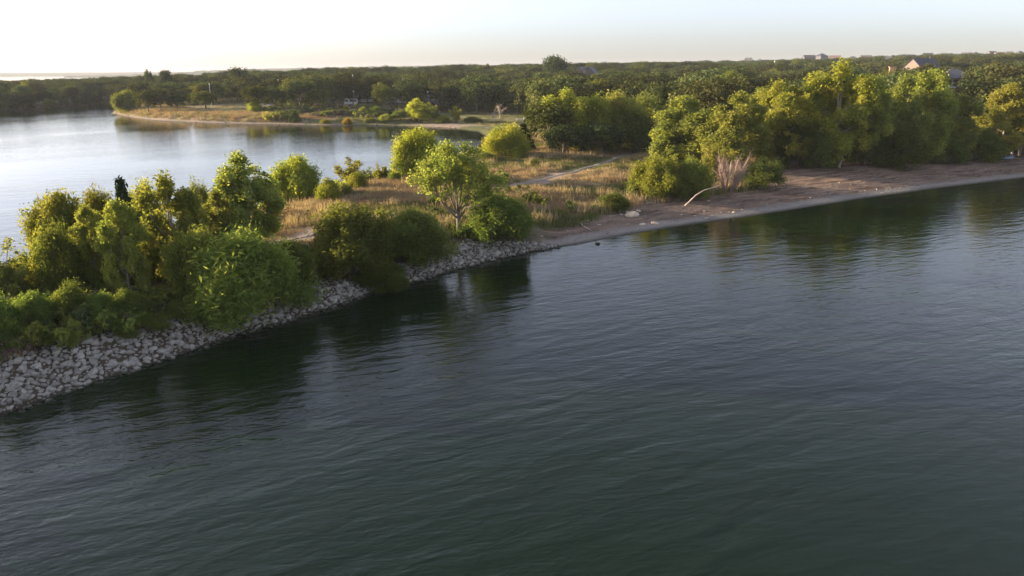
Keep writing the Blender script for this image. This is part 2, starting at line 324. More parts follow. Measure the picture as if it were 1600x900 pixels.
def ground_mat():
    m, t, out = nt('ground_cover'); p = N(t, 'ShaderNodeBsdfPrincipled'); p.inputs['Roughness'].default_value = .95; p.inputs['Specular IOR Level'].default_value = .15
    pos = N(t, 'ShaderNodeNewGeometry').outputs['Position']
    A = lambda n: N(t, 'ShaderNodeAttribute', attribute_name=n).outputs['Fac']
    gr, so, dry, lawn, wood, shore, far = A('gravel'), A('soil'), A('dry'), A('lawn'), A('woods'), A('shore'), A('farwood')
    n1 = noise(t, .35, 6, .6, pos); n2 = noise(t, 3.0, 6, .65, pos); n3 = noise(t, 12, 4, .6, pos)
    # streaks that run along the waterline: noise over (distance from shore, slow position)
    cx = N(t, 'ShaderNodeCombineXYZ'); sp = N(t, 'ShaderNodeSeparateXYZ'); t.links.new(pos, sp.inputs[0])
    t.links.new(math_(t, 'ADD', math_(t, 'MULTIPLY', shore, .55), math_(t, 'MULTIPLY', n1, 1.6)), cx.inputs[0]); t.links.new(math_(t, 'MULTIPLY', math_(t, 'ADD', sp.outputs['X'], sp.outputs['Y']), .045), cx.inputs[1])
    st = noise(t, 1.9, 8, .72, cx.outputs[0])
    soil = mixc(t, ramp(t, st, [(.40, 0), (.50, .55), (.62, 1)]), (.085, .056, .04), (.31, .225, .165)); soil = mixc(t, ramp(t, n2, [(.4, 0), (.8, .5)]), soil, (.15, .115, .095))
    grav = mixc(t, n3, (.16, .145, .125), (.40, .365, .32)); grav = mixc(t, ramp(t, st, [(.5, 0), (.6, .6)]), grav, (.17, .14, .12))
    green = mixc(t, n2, (.07, .085, .03), (.16, .16, .06))
    tan = mixc(t, n2, (.25, .19, .14), (.42, .33, .25))
    grass = mixc(t, dry, green, tan); grass = mixc(t, ramp(t, n1, [(.58, 0), (.68, .8)]), grass, (.30, .235, .19))
    lawnc = mixc(t, n1, (.13, .15, .06), (.28, .25, .11))
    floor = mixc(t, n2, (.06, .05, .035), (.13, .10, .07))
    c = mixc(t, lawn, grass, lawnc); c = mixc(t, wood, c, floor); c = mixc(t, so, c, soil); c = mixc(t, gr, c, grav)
    fw = mixc(t, noise(t, .03, 5, .7, pos), (.03, .042, .02), (.085, .09, .035)); c = mixc(t, far, c, fw)
    wet = ramp(t, sp.outputs['Z'], [(.0, 1), (.14, 0)])
    c = mixc(t, wet, c, (.04, .038, .026))
    t.links.new(c, p.inputs['Base Color'])
    b_ = N(t, 'ShaderNodeBump'); b_.inputs['Distance'].default_value = .12; t.links.new(n2, b_.inputs['Height']); t.links.new(b_.outputs[0], p.inputs['Normal'])
    t.links.new(p.outputs[0], out.inputs[0]); return m

def water_mat():
    m, t, out = nt('lake_water'); p = N(t, 'ShaderNodeBsdfPrincipled')
    pos = N(t, 'ShaderNodeNewGeometry').outputs['Position']
    p.inputs['Base Color'].default_value = (.005, .0150, .0052, 1); p.inputs['Roughness'].default_value = .03; p.inputs['IOR'].default_value = 1.33
    def wave(rot, sx, sy, scale, detail):
        mp = N(t, 'ShaderNodeMapping'); mp.inputs['Scale'].default_value = (sx, sy, 1)
        m0 = N(t, 'ShaderNodeMapping'); m0.inputs['Rotation'].default_value = (0, 0, math.radians(rot)); t.links.new(pos, m0.inputs[0]); t.links.new(m0.outputs[0], mp.inputs[0]); n = N(t, 'ShaderNodeTexNoise'); n.inputs['Scale'].default_value = scale; n.inputs['Detail'].default_value = detail; n.inputs['Distortion'].default_value = .4
        t.links.new(mp.outputs[0], n.inputs[0]); return n.outputs[0]
    swell = wave(-26, .3, 1.0, .55, 2)        # long crests, about 2.5 m apart
    chop = wave(-21, .42, 1.0, 1.5, 4)
    rip_ = wave(-14, .6, 1.0, 4.5, 3)
    calm = ramp(t, wave(-35, .4, 1.0, .035, 3), [(.38, .45), (.62, 1.0)])
    h = math_(t, 'ADD', math_(t, 'MULTIPLY', swell, .10), math_(t, 'ADD', math_(t, 'MULTIPLY', chop, .060), math_(t, 'MULTIPLY', rip_, .022)))
    h = math_(t, 'MULTIPLY', h, calm)
    sx = N(t, 'ShaderNodeSeparateXYZ'); t.links.new(pos, sx.inputs[0])       # the bay behind the spit is sheltered
    e = math_(t, 'SUBTRACT', sx.outputs['Y'], math_(t, 'ADD', math_(t, 'MULTIPLY', sx.outputs['X'], 1.2), 75))
    h = math_(t, 'MULTIPLY', h, ramp(t, math_(t, 'DIVIDE', e, 60), [(0, 1.0), (1, .45)]))
    b = N(t, 'ShaderNodeBump'); b.inputs['Strength'].default_value = 1.0; b.inputs['Distance'].default_value = 1.0
    t.links.new(h, b.inputs['Height']); t.links.new(b.outputs[0], p.inputs['Normal'])
    t.links.new(p.outputs[0], out.inputs[0]); return m

# ------------------------------------------------------------------ ground sheet
def build_ground():
    ang = np.concatenate([np.arange(-180, -46, 3.0), np.linspace(-46, 46, 900), np.arange(49, 180, 3.0)])
    rad = np.concatenate([[2, 8, 14, 20], np.geomspace(24, 340, 420), np.geomspace(343, 9000, 260)])
    a, r = np.meshgrid(np.radians(ang), rad); x = (np.sin(a) * r); y = (np.cos(a) * r); shp = x.shape
    z, d, dn, db = ground(x.ravel(), y.ravel(), True); x = x.ravel(); y = y.ravel()
    na = len(ang); nr = len(rad); i = np.arange(nr - 1)[:, None] * na; j = np.arange(na)[None, :]; j2 = (j + 1) % na
    F_ = np.stack([i + j, i + j2, i + na + j2, i + na + j], -1).reshape(-1, 4)
    R = rip(x, y); near = dn < db; farbank = (y > 205)
    wob = fbm(x * .3, y * .3, 61) - .5
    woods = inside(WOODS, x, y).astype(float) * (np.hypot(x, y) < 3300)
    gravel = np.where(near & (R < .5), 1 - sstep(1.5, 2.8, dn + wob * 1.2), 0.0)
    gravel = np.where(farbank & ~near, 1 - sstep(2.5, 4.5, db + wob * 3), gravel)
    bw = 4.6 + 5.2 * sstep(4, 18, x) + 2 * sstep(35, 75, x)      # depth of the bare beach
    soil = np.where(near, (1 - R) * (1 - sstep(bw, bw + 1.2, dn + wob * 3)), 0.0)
    woods = np.maximum(woods, np.where(near, R * (1 - sstep(4.2, 6.0, dn + wob * 3)), 0)); gravel = gravel * (R < .5)  # dark floor tone also under the stone bank, painting the shade in its gaps
    soil = np.maximum(soil, ((x > 36) & (dn < 22) & near).astype(float))
    dry = sstep(.42, .62, fbm(x * .045 + 3, y * .09, 71, 4)) 
    dry = np.where(farbank, np.maximum(dry, .75 * ((db < 14) & (x < -70))), dry)
    lawn = ((farbank & (db > 8 + 6 * wob) & (x < 40) & ((x > -30) | (x < -92)))).astype(float) * .85
    scrub = farbank & ~near & (x > -92) & (x < -30) & (db > 7)
    dry = np.where(scrub, .5, dry); woods = np.where(scrub, .6, woods)
    farw = ((inside(FAR_LAND, x, y) | inside(FAR_SHORE, x, y)) | (np.hypot(x, y) > 2600)).astype(float)
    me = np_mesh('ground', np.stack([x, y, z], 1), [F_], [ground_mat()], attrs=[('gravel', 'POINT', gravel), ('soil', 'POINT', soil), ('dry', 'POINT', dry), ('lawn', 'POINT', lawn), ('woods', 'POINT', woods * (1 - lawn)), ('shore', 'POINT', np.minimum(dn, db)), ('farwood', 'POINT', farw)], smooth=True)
    tag(link(bpy.data.objects.new('ground', me)), kind='structure')
build_ground()

def build_water():
    n = 96; ang = np.linspace(0, 2 * np.pi, n, endpoint=False)
    V = [(0, 0, 0)]; rad = [60, 400, 2500, 8950]
    for r in rad: V += [(math.sin(a) * r, math.cos(a) * r, 0) for a in ang]
    V = np.array(V); j = np.arange(n); j2 = (j + 1) % n
    tri = np.stack([np.zeros(n, int), 1 + j2, 1 + j], 1); q = []
    for k in range(len(rad) - 1): b = 1 + k * n; q.append(np.stack([b + j, b + j2, b + n + j2, b + n + j], 1))
    me = np_mesh('lake', V, [tri, np.concatenate(q)], [water_mat()], smooth=False)
    o = tag(link(bpy.data.objects.new('lake_water', me)), kind='structure')
    me.flip_normals() if me.polygons[0].normal.z < 0 else None
build_water()

def ribbon(name, pts, width, mat, lift=.035):
    pts = [Vector((p[0], p[1])) for p in pts]; fine = []
    for k in range(len(pts) - 1):
        p0, p1, p2, p3 = pts[max(k - 1, 0)], pts[k], pts[k + 1], pts[min(k + 2, len(pts) - 1)]
        n = max(2, int((p2 - p1).length / .6))
        for q in range(n):
            s = q / n; fine.append(.5 * ((2 * p1) + (p2 - p0) * s + (2 * p0 - 5 * p1 + 4 * p2 - p3) * s * s + (3 * p1 - p0 - 3 * p2 + p3) * s ** 3))
    fine.append(pts[-1]); V = []; rows = 5
    rng = random.Random(3)
    for k, p in enumerate(fine):
        t = (fine[min(k + 1, len(fine) - 1)] - fine[max(k - 1, 0)]).normalized(); nrm = Vector((-t.y, t.x)); w = width * (.8 + .4 * rng.random())
        for r in range(rows): q = p + nrm * w * (r / (rows - 1) - .5); V.append((q.x, q.y))
    V = np.array(V); z = ground(V[:, 0], V[:, 1]) + lift; n = len(fine)
    # sink the edges slightly so that the strip lies in the ground
    z.reshape(n, rows)[:, 0] -= .06; z.reshape(n, rows)[:, -1] -= .06
    i = np.arange(n - 1)[:, None] * rows; j = np.arange(rows - 1)[None, :]
    F_ = np.stack([i + j, i + j + 1, i + rows + j + 1, i + rows + j], -1).reshape(-1, 4)
    me = np_mesh(name, np.column_stack([V, z]), [F_], [mat], smooth=True)
    return tag(link(bpy.data.objects.new(name, me)), kind='structure')
M['path'] = plain('pale_trodden_dirt', (.25, .20, .15), .95, .5, 1.2)
ribbon('footpath', [(36.99, 171.08), (29.71, 156.10), (23.65, 143.96), (18.56, 134.37), (13.84, 123.79), (9.88, 115.81), (5.98, 110.14), (2.89, 104.72), (-0.37, 99.67), (-3.41, 97.18)], .95, M['path'], .06)
ribbon('footpath', [(-19.01, 70.92), (-19.61, 69.50), (-20.53, 68.25), (-21.63, 65.75)], .9, M['path'], .05)
M['road'] = plain('park_road', (.30, .29, .28), .9, .15, 2)
ribbon('park_road', [(-125.23, 346.12), (-106.36, 324.68), (-89.80, 306.21), (-70.12, 290.30), (-59.68, 288.52)], 5, M['road'], .08)

# ------------------------------------------------------------------ foliage builder
def rand_dirs(rng, n):
    v = rng.normal(size=(n, 3)); return v / np.linalg.norm(v, axis=1)[:, None]

def leaf_quads(rng, C_, outward, size, aspect=1.6, bias=.7, droop=0.0, spread=.45):
    """one rhombic leaf spray per point, facing mostly outward"""
    n = len(C_)
    nr = outward * bias + rand_dirs(rng, n) * .75 + np.array([0, 0, .25]); nr /= np.linalg.norm(nr, axis=1)[:, None]
    up = rand_dirs(rng, n) + np.array([0, 0, -droop]); a = up - nr * (up * nr).sum(1)[:, None]; a /= np.linalg.norm(a, axis=1)[:, None] + 1e-9
    b = np.cross(nr, a); s = size * (1 - spread + 2 * spread * rng.random(n))[:, None]
    L = a * s * aspect * .5; W = b * s * .5
    P0 = C_ - L; P1 = C_ + W * .9 + nr * s * .12; P2 = C_ + L; P3 = C_ - W * .9 + nr * s * .12
    V = np.stack([P0, P1, P2, P3], 1).reshape(-1, 3)
    F_ = np.arange(4 * n).reshape(n, 4)
    return V, F_

def clump_leaves(rng, centres, radii, per, size, **kw):
    Vs, Fs, H = [], [], []; b = 0
    crown_c = centres.mean(0)
    for c, r in zip(centres, radii):
        n = max(4, int(per * (r[0] * r[1] * r[2]) ** .667 / np.mean(radii, 0).prod() ** .667))
        dr = rand_dirs(rng, n); dr[:, 2] = np.where(dr[:, 2] < -.55, -dr[:, 2], dr[:, 2])
        Pn = c + (rng.normal(size=(n, 3)).clip(-2.3, 2.3) * .52 + dr * .28) * r
        out = dr + .35 * (c - crown_c) / (np.linalg.norm(c - crown_c) + 1e-6)
        V, F_ = leaf_quads(rng, Pn, out, size, **kw)
        Vs.append(V); Fs.append(F_ + b); b += len(V)
        H.append(np.clip(rng.random() * .7 + rng.normal(size=n) * .18 + .12, 0, 1))
    return np.concatenate(Vs), np.concatenate(Fs), np.concatenate(H)

def branch(mb, p0, p1, r0, r1, rng, sag=.12, n=5, sides=5):
    p0 = Vector(p0); p1 = Vector(p1); d = p1 - p0; L = d.length; pts = []
    o = Vector(rng.normal(size=3)) * L * .06; up = Vector((0, 0, L * sag))
    for k in range(n): s = k / (n - 1); pts.append(p0 + d * s + (o - up * .6) * math.sin(math.pi * s))
    mb.tube(pts, [r0 + (r1 - r0) * k / (n - 1) for k in range(n)], sides)
    return pts

def make_tree(kind, seed, H, W):
    """returns crown mesh, trunk mesh; base at the origin"""
    rng = np.random.default_rng(seed); mb = MB(); R = W / 2
    cs, rs = [], []
    if kind == 'cotton':
        lean = rng.normal(size=2) * .035 * H; nl = 15
        for k in range(nl):
            zr = .17 + .73 * (k + .5 * rng.random()) / nl; ph = k * 2.4 + rng.random() * .9; env = math.sin(math.pi * min(.97, zr ** .8)) ** .6
            rr = R * .66 * env * (.65 + .5 * rng.random()) * (.3 if k == nl - 1 else 1); lr = R * (.27 + .15 * rng.random()) * (.8 if k > nl - 4 else 1)
            lx, ly, lz = math.cos(ph) * rr + lean[0] * zr, math.sin(ph) * rr + lean[1] * zr, H * zr
            for q in range(7):
                dv = rand_dirs(rng, 1)[0]; dv[2] = dv[2] * 1.15 + .1
                cs.append((lx + dv[0] * lr * .9, ly + dv[1] * lr * .9, lz + dv[2] * lr)); q_ = R * (.08 + .13 * rng.random()); rs.append((q_ * 1.1, q_ * 1.1, q_ * (.95 + .45 * rng.random())))
            branch(mb, (lean[0] * zr * .6, lean[1] * zr * .6, H * zr * .62), (lx, ly, lz), H * .009, H * .003, rng, .1)
        mb.tube([(0, 0, -.3), (lean[0] * .2, lean[1] * .2, H * .25), (lean[0] * .6, lean[1] * .6, H * .55), (lean[0], lean[1], H * .88)], [H * .019, H * .015, H * .010, H * .003], 8)
        V, F_, Hh = clump_leaves(rng, np.array(cs), np.array(rs), 290, H * .018, aspect=1.35, bias=.6)
        lm, tm = 'leaf_cotton', 'bark_pale'
    elif kind == 'willow':
        n = 70
        for k in range(n):
            u = rng.random(); ph = rng.random() * 6.283; el = math.asin(min(1, u ** .8)) ; s = .58 + .34 * rng.random()
            lump = 1 + .18 * math.sin(ph * 3 + seed) + .12 * math.sin(ph * 5 + 2 * seed)
            cs.append((math.cos(ph) * math.cos(el) * R * s * lump, math.sin(ph) * math.cos(el) * R * s * lump, H * (.12 + .72 * math.sin(el) * (s + .18)))); q_ = R * (.15 + .12 * rng.random()); rs.append((q_, q_, q_ * 1.5))
            if k % 3 == 0: branch(mb, (rng.normal() * .12, rng.normal() * .12, -.2), cs[-1], H * .014, H * .004, rng, -.15)
        V, F_, Hh = clump_leaves(rng, np.array(cs), np.array(rs), 340, H * .018, aspect=3.4, bias=.3, droop=.5)
        lm, tm = 'leaf_willow', 'bark'
    elif kind == 'round':          # dense rounded bush down to the ground
        for k in range(48):
            u = rng.random(); ph = rng.random() * 6.283; el = math.asin(u); s = .6 + .28 * rng.random()
            cs.append((math.cos(ph) * math.cos(el) * R * s, math.sin(ph) * math.cos(el) * R * s, H * (.14 + .70 * math.sin(el) * (s + .2)))); q_ = R * (.2 + .14 * rng.random()); rs.append((q_, q_, q_))
            if k % 6 == 0: branch(mb, (0, 0, -.2), cs[-1], H * .018, H * .005, rng, -.1)
        V, F_, Hh = clump_leaves(rng, np.array(cs), np.array(rs), 280, H * .024, aspect=1.6, bias=.5)
        lm, tm = 'leaf_willow', 'bark'
    elif kind == 'oak':
        nl = 9
        for k in range(nl):
            ph = k * 2.39 + rng.random(); rr = R * .55 * (k > 0); zz = H * (.62 + .2 * rng.random()) if k else H * .78; lr = R * (.36 + .12 * rng.random())
            lx, ly = math.cos(ph) * rr, math.sin(ph) * rr
            branch(mb, (0, 0, H * .25), (lx, ly, zz), H * .016, H * .005, rng, .05, 4, 4)
            for q in range(6):
                dv = rand_dirs(rng, 1)[0]; cs.append((lx + dv[0] * lr * .75, ly + dv[1] * lr * .75, min(H * .93, zz + dv[2] * lr * .75))); q_ = R * (.18 + .12 * rng.random()); rs.append((q_, q_, q_ * .85))
        mb.tube([(0, 0, -.3), (.1, .05, H * .3), (.1, 0, H * .6)], [H * .032, H * .024, H * .012], 6)
        for k in range(10):
            ph = rng.random() * 6.28; cs.append((math.cos(ph) * R * .75, math.sin(ph) * R * .75, H * (.36 + .12 * rng.random()))); q_ = R * .22; rs.append((q_, q_, q_))
        V, F_, Hh = clump_leaves(rng, np.array(cs), np.array(rs), 70, H * .042, aspect=1.3, bias=.8)
        lm, tm = 'leaf_oak', 'bark'
    elif kind == 'juniper':
        for k in range(46):
            zz = (k + .5) / 46; rr = R * (1 - zz) ** .75 * (.55 + .45 * rng.random()); ph = k * 2.4
            cs.append((math.cos(ph) * rr, math.sin(ph) * rr, H * (.05 + .9 * zz))); q_ = R * (.34 - .2 * zz); rs.append((q_, q_, q_ * 1.5))
        mb.tube([(0, 0, -.3), (0, 0, H * .9)], [H * .02, H * .004], 6)
        V, F_, Hh = clump_leaves(rng, np.array(cs), np.array(rs), 130, H * .03, aspect=2.0, bias=.5, droop=-1)
        lm, tm = 'leaf_juniper', 'bark'
    elif kind == 'airy':           # thin young tree or tall weed shrub, leaves along upright stems
        for k in range(9):
            ph = rng.random() * 6.283; rr = R * (.25 + .7 * rng.random()); zt = H * (.55 + .45 * rng.random()) if k else H
            e = (math.cos(ph) * rr * (k > 0), math.sin(ph) * rr * (k > 0), zt); pts = branch(mb, (rng.normal() * .08, rng.normal() * .08, -.2), e, H * .011, H * .003, rng, .05)
            for s in np.linspace(.35, 1, 8):
                p = Vector((0, 0, 0)).lerp(Vector(e), s); cs.append((p.x + rng.normal() * R * .12, p.y + rng.normal() * R * .12, p.z)); q_ = R * (.10 + .10 * rng.random()); rs.append((q_, q_, q_ * 1.3))
        V, F_, Hh = clump_leaves(rng, np.array(cs), np.array(rs), 60, H * .028, aspect=1.4, bias=.5)
        lm, tm = 'leaf_cotton', 'bark'
    elif kind == 'vase':           # the lone tree: several pale stems, crown up and to the left
        limbs = [(-.62, .1, .80), (-.30, .3, .93), (-.05, -.2, .86), (.22, .15, .88), (-.75, -.1, .62), (.40, -.1, .74), (-.42, -.4, .68), (.05, .45, .8), (.78, .0, .50), (.92, .1, .66), (-.2, 0, .98)]
        for k, (lx, ly, lz) in enumerate(limbs):
            e = (lx * R, ly * R, lz * H); f0 = (lx * .06 * R, ly * .06 * R, H * (.20 + .05 * (k % 3)))
            pts = branch(mb, f0, e, H * .010, H * .0025, rng, .04, 7)
            for q in range(3):
                s = .45 + .18 * q; p = pts[int(s * 6)]; e2 = p + Vector(rng.normal(size=3) * R * .22) + Vector((0, 0, .1 * H)); branch(mb, p, e2, H * .006, H * .002, rng, .02)
            for q in range(6 if lz > .55 else 4):
                dv = rand_dirs(rng, 1)[0]; cs.append((e[0] + dv[0] * R * .2, e[1] + dv[1] * R * .2, min(H * .97, e[2] + dv[2] * H * .085))); q_ = R * (.08 + .09 * rng.random()); rs.append((q_, q_, q_))
            for q in range(3): p = pts[3 + q]; cs.append((p.x + rng.normal() * R * .13, p.y + rng.normal() * R * .13, p.z + .03 * H)); q_ = R * (.06 + .06 * rng.random()); rs.append((q_, q_, q_))
        for q in range(22):
            ph = rng.random() * 6.28; cs.append((math.cos(ph) * R * .3 - R * .2, math.sin(ph) * R * .3, H * (.55 + .2 * rng.random()))); q_ = R * .11; rs.append((q_, q_, q_))
        mb.tube([(0, 0, -.3), (.05, 0, H * .1), (0, 0, H * .26)], [H * .028, H * .021, H * .018], 9)
        V, F_, Hh = clump_leaves(rng, np.array(cs), np.array(rs), 80, H * .019, aspect=1.3, bias=.5)
        lm, tm = 'leaf_cotton', 'bark'
    elif kind == 'dead':
        pts0 = []
        def rec(p, d, L, r, lv):
            e = p + d * L; pts = branch(mb, p, e, r, r * .55, rng, .0, 4, 5 if lv < 2 else 3)
            if lv >= 4: return
            for q in range(3 if lv else 6):
                nd = (d + Vector(rng.normal(size=3)) * (.55 if lv else .75)); nd.z = abs(nd.z) * .8 + .12; nd.normalize(); rec(pts[2 if q % 2 else 3], nd, L * (.62 + .2 * rng.random()), r * .52, lv + 1)
        rec(Vector((0, 0, -.2)), Vector((.05, 0, 1)), H * .34, H * .030, 0)
        vs = np.array(mb.v); hmax = vs[:, 2].max(); rm = np.abs(vs[:, :2]).max(); vs[:, 2] *= H / hmax; vs[:, :2] *= R / rm; 
        mb.v = [tuple(p) for p in vs]
        return None, mb.mesh('trunk_dead', [M['bark_dead']], True)
    elif kind == 'twigs':          # bare many-stemmed shrub, forking finely
        def rec2(p, d, L, r, lv):
            e = p + d * L; pts = branch(mb, p, e, r, r * .6, rng, .0, 3, 3)
            if lv >= 4: return
            for q in range(3):
                nd = d + Vector(rng.normal(size=3)) * .34; nd.z = max(nd.z, .1) + .18; nd.normalize(); rec2(pts[1 + q % 2], nd, L * (.62 + .2 * rng.random()), r * .6, lv + 1)
        for k in range(11):
            ph = k * 2.4; rec2(Vector((math.cos(ph) * .12, math.sin(ph) * .12, -.1)), Vector((math.cos(ph) * .45, math.sin(ph) * .45, 1)).normalized(), H * (.26 + .1 * rng.random()), H * .011, 0)
        vs = np.array(mb.v); vs[:, 2] *= H / np.percentile(vs[:, 2], 99.5); vs[:, :2] *= R / np.percentile(np.abs(vs[:, :2]).max(1), 98)
        mb.v = [tuple(p) for p in vs]
        return None, mb.mesh('trunk_twigs', [M['twig']], False)
    # fit the crown to the asked height and width
    V[:, 2] = np.maximum(V[:, 2], .05)
    zt = np.percentile(V[:, 2], 99.7); V[:, 2] *= H / zt; rw = np.percentile(np.abs(V[:, :2]).max(1), 98); k_ = R / rw; V[:, :2] *= k_
    bv = np.array(mb.v); bv[:, 2] = np.where(bv[:, 2] > 0, bv[:, 2] * min(1, H / zt), bv[:, 2]); bv[:, :2] *= np.clip(1 + (k_ - 1) * np.clip(bv[:, 2:3] / H * 3, 0, 1), .5, 2); mb.v = [tuple(p) for p in bv]
    crown = np_mesh('crown_' + kind, V, [F_], [M[lm]], attrs=[('hue', 'FACE', Hh)])
    return crown, mb.mesh('trunk_' + kind, [M[tm]], True)

PROTO = {}
def proto(kind, var):
    key = (kind, var)
    if key not in PROTO:
        H0, W0 = {'cotton': (10, 6.5), 'willow': (7, 7.5), 'round': (6, 6), 'oak': (9, 9), 'juniper': (5, 2.6), 'airy': (5, 3.4), 'vase': (10, 9), 'dead': (8, 7), 'twigs': (4, 4)}[kind]
        PROTO[key] = (*make_tree(kind, 100 + var * 17 + len(kind) * 3, H0, W0), H0, W0)
    return PROTO[key]

NAMES = {'cotton': 'cottonwood_tree', 'willow': 'willow_tree', 'round': 'bush', 'oak': 'oak_tree', 'juniper': 'juniper_tree', 'airy': 'sapling', 'vase': 'lone_tree', 'dead': 'dead_tree', 'twigs': 'dead_shrub'}
CATS = {'cotton': 'tree', 'willow': 'tree', 'round': 'bush', 'oak': 'tree', 'juniper': 'juniper', 'airy': 'sapling', 'vase': 'tree', 'dead': 'dead tree', 'twigs': 'dead shrub'}
def plant(kind, var, x, y, ztop, W, rz, tint, label, group=None, name=None, cat=None, mat=None):
    crown, trunk, H0, W0 = proto(kind, var); z = gz(x, y) - .05; H = max(.6, ztop - z)
    o = empty(name or NAMES[kind], (x, y, z), rz); o.scale = (W / W0, W / W0, H / H0)
    tag(o, label, cat or CATS[kind], group)
    tr = link(bpy.data.objects.new('trunk', trunk), o)
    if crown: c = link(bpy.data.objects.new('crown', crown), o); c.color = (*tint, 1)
    return o

G_ = (1, 1, 1); Y_ = (1.25, 1.14, .8); D_ = (.78, .84, .82); B_ = (1.12, .98, .8); L_ = (1.15, 1.15, 1.05); P_ = (1.3, 1.05, 1.0)
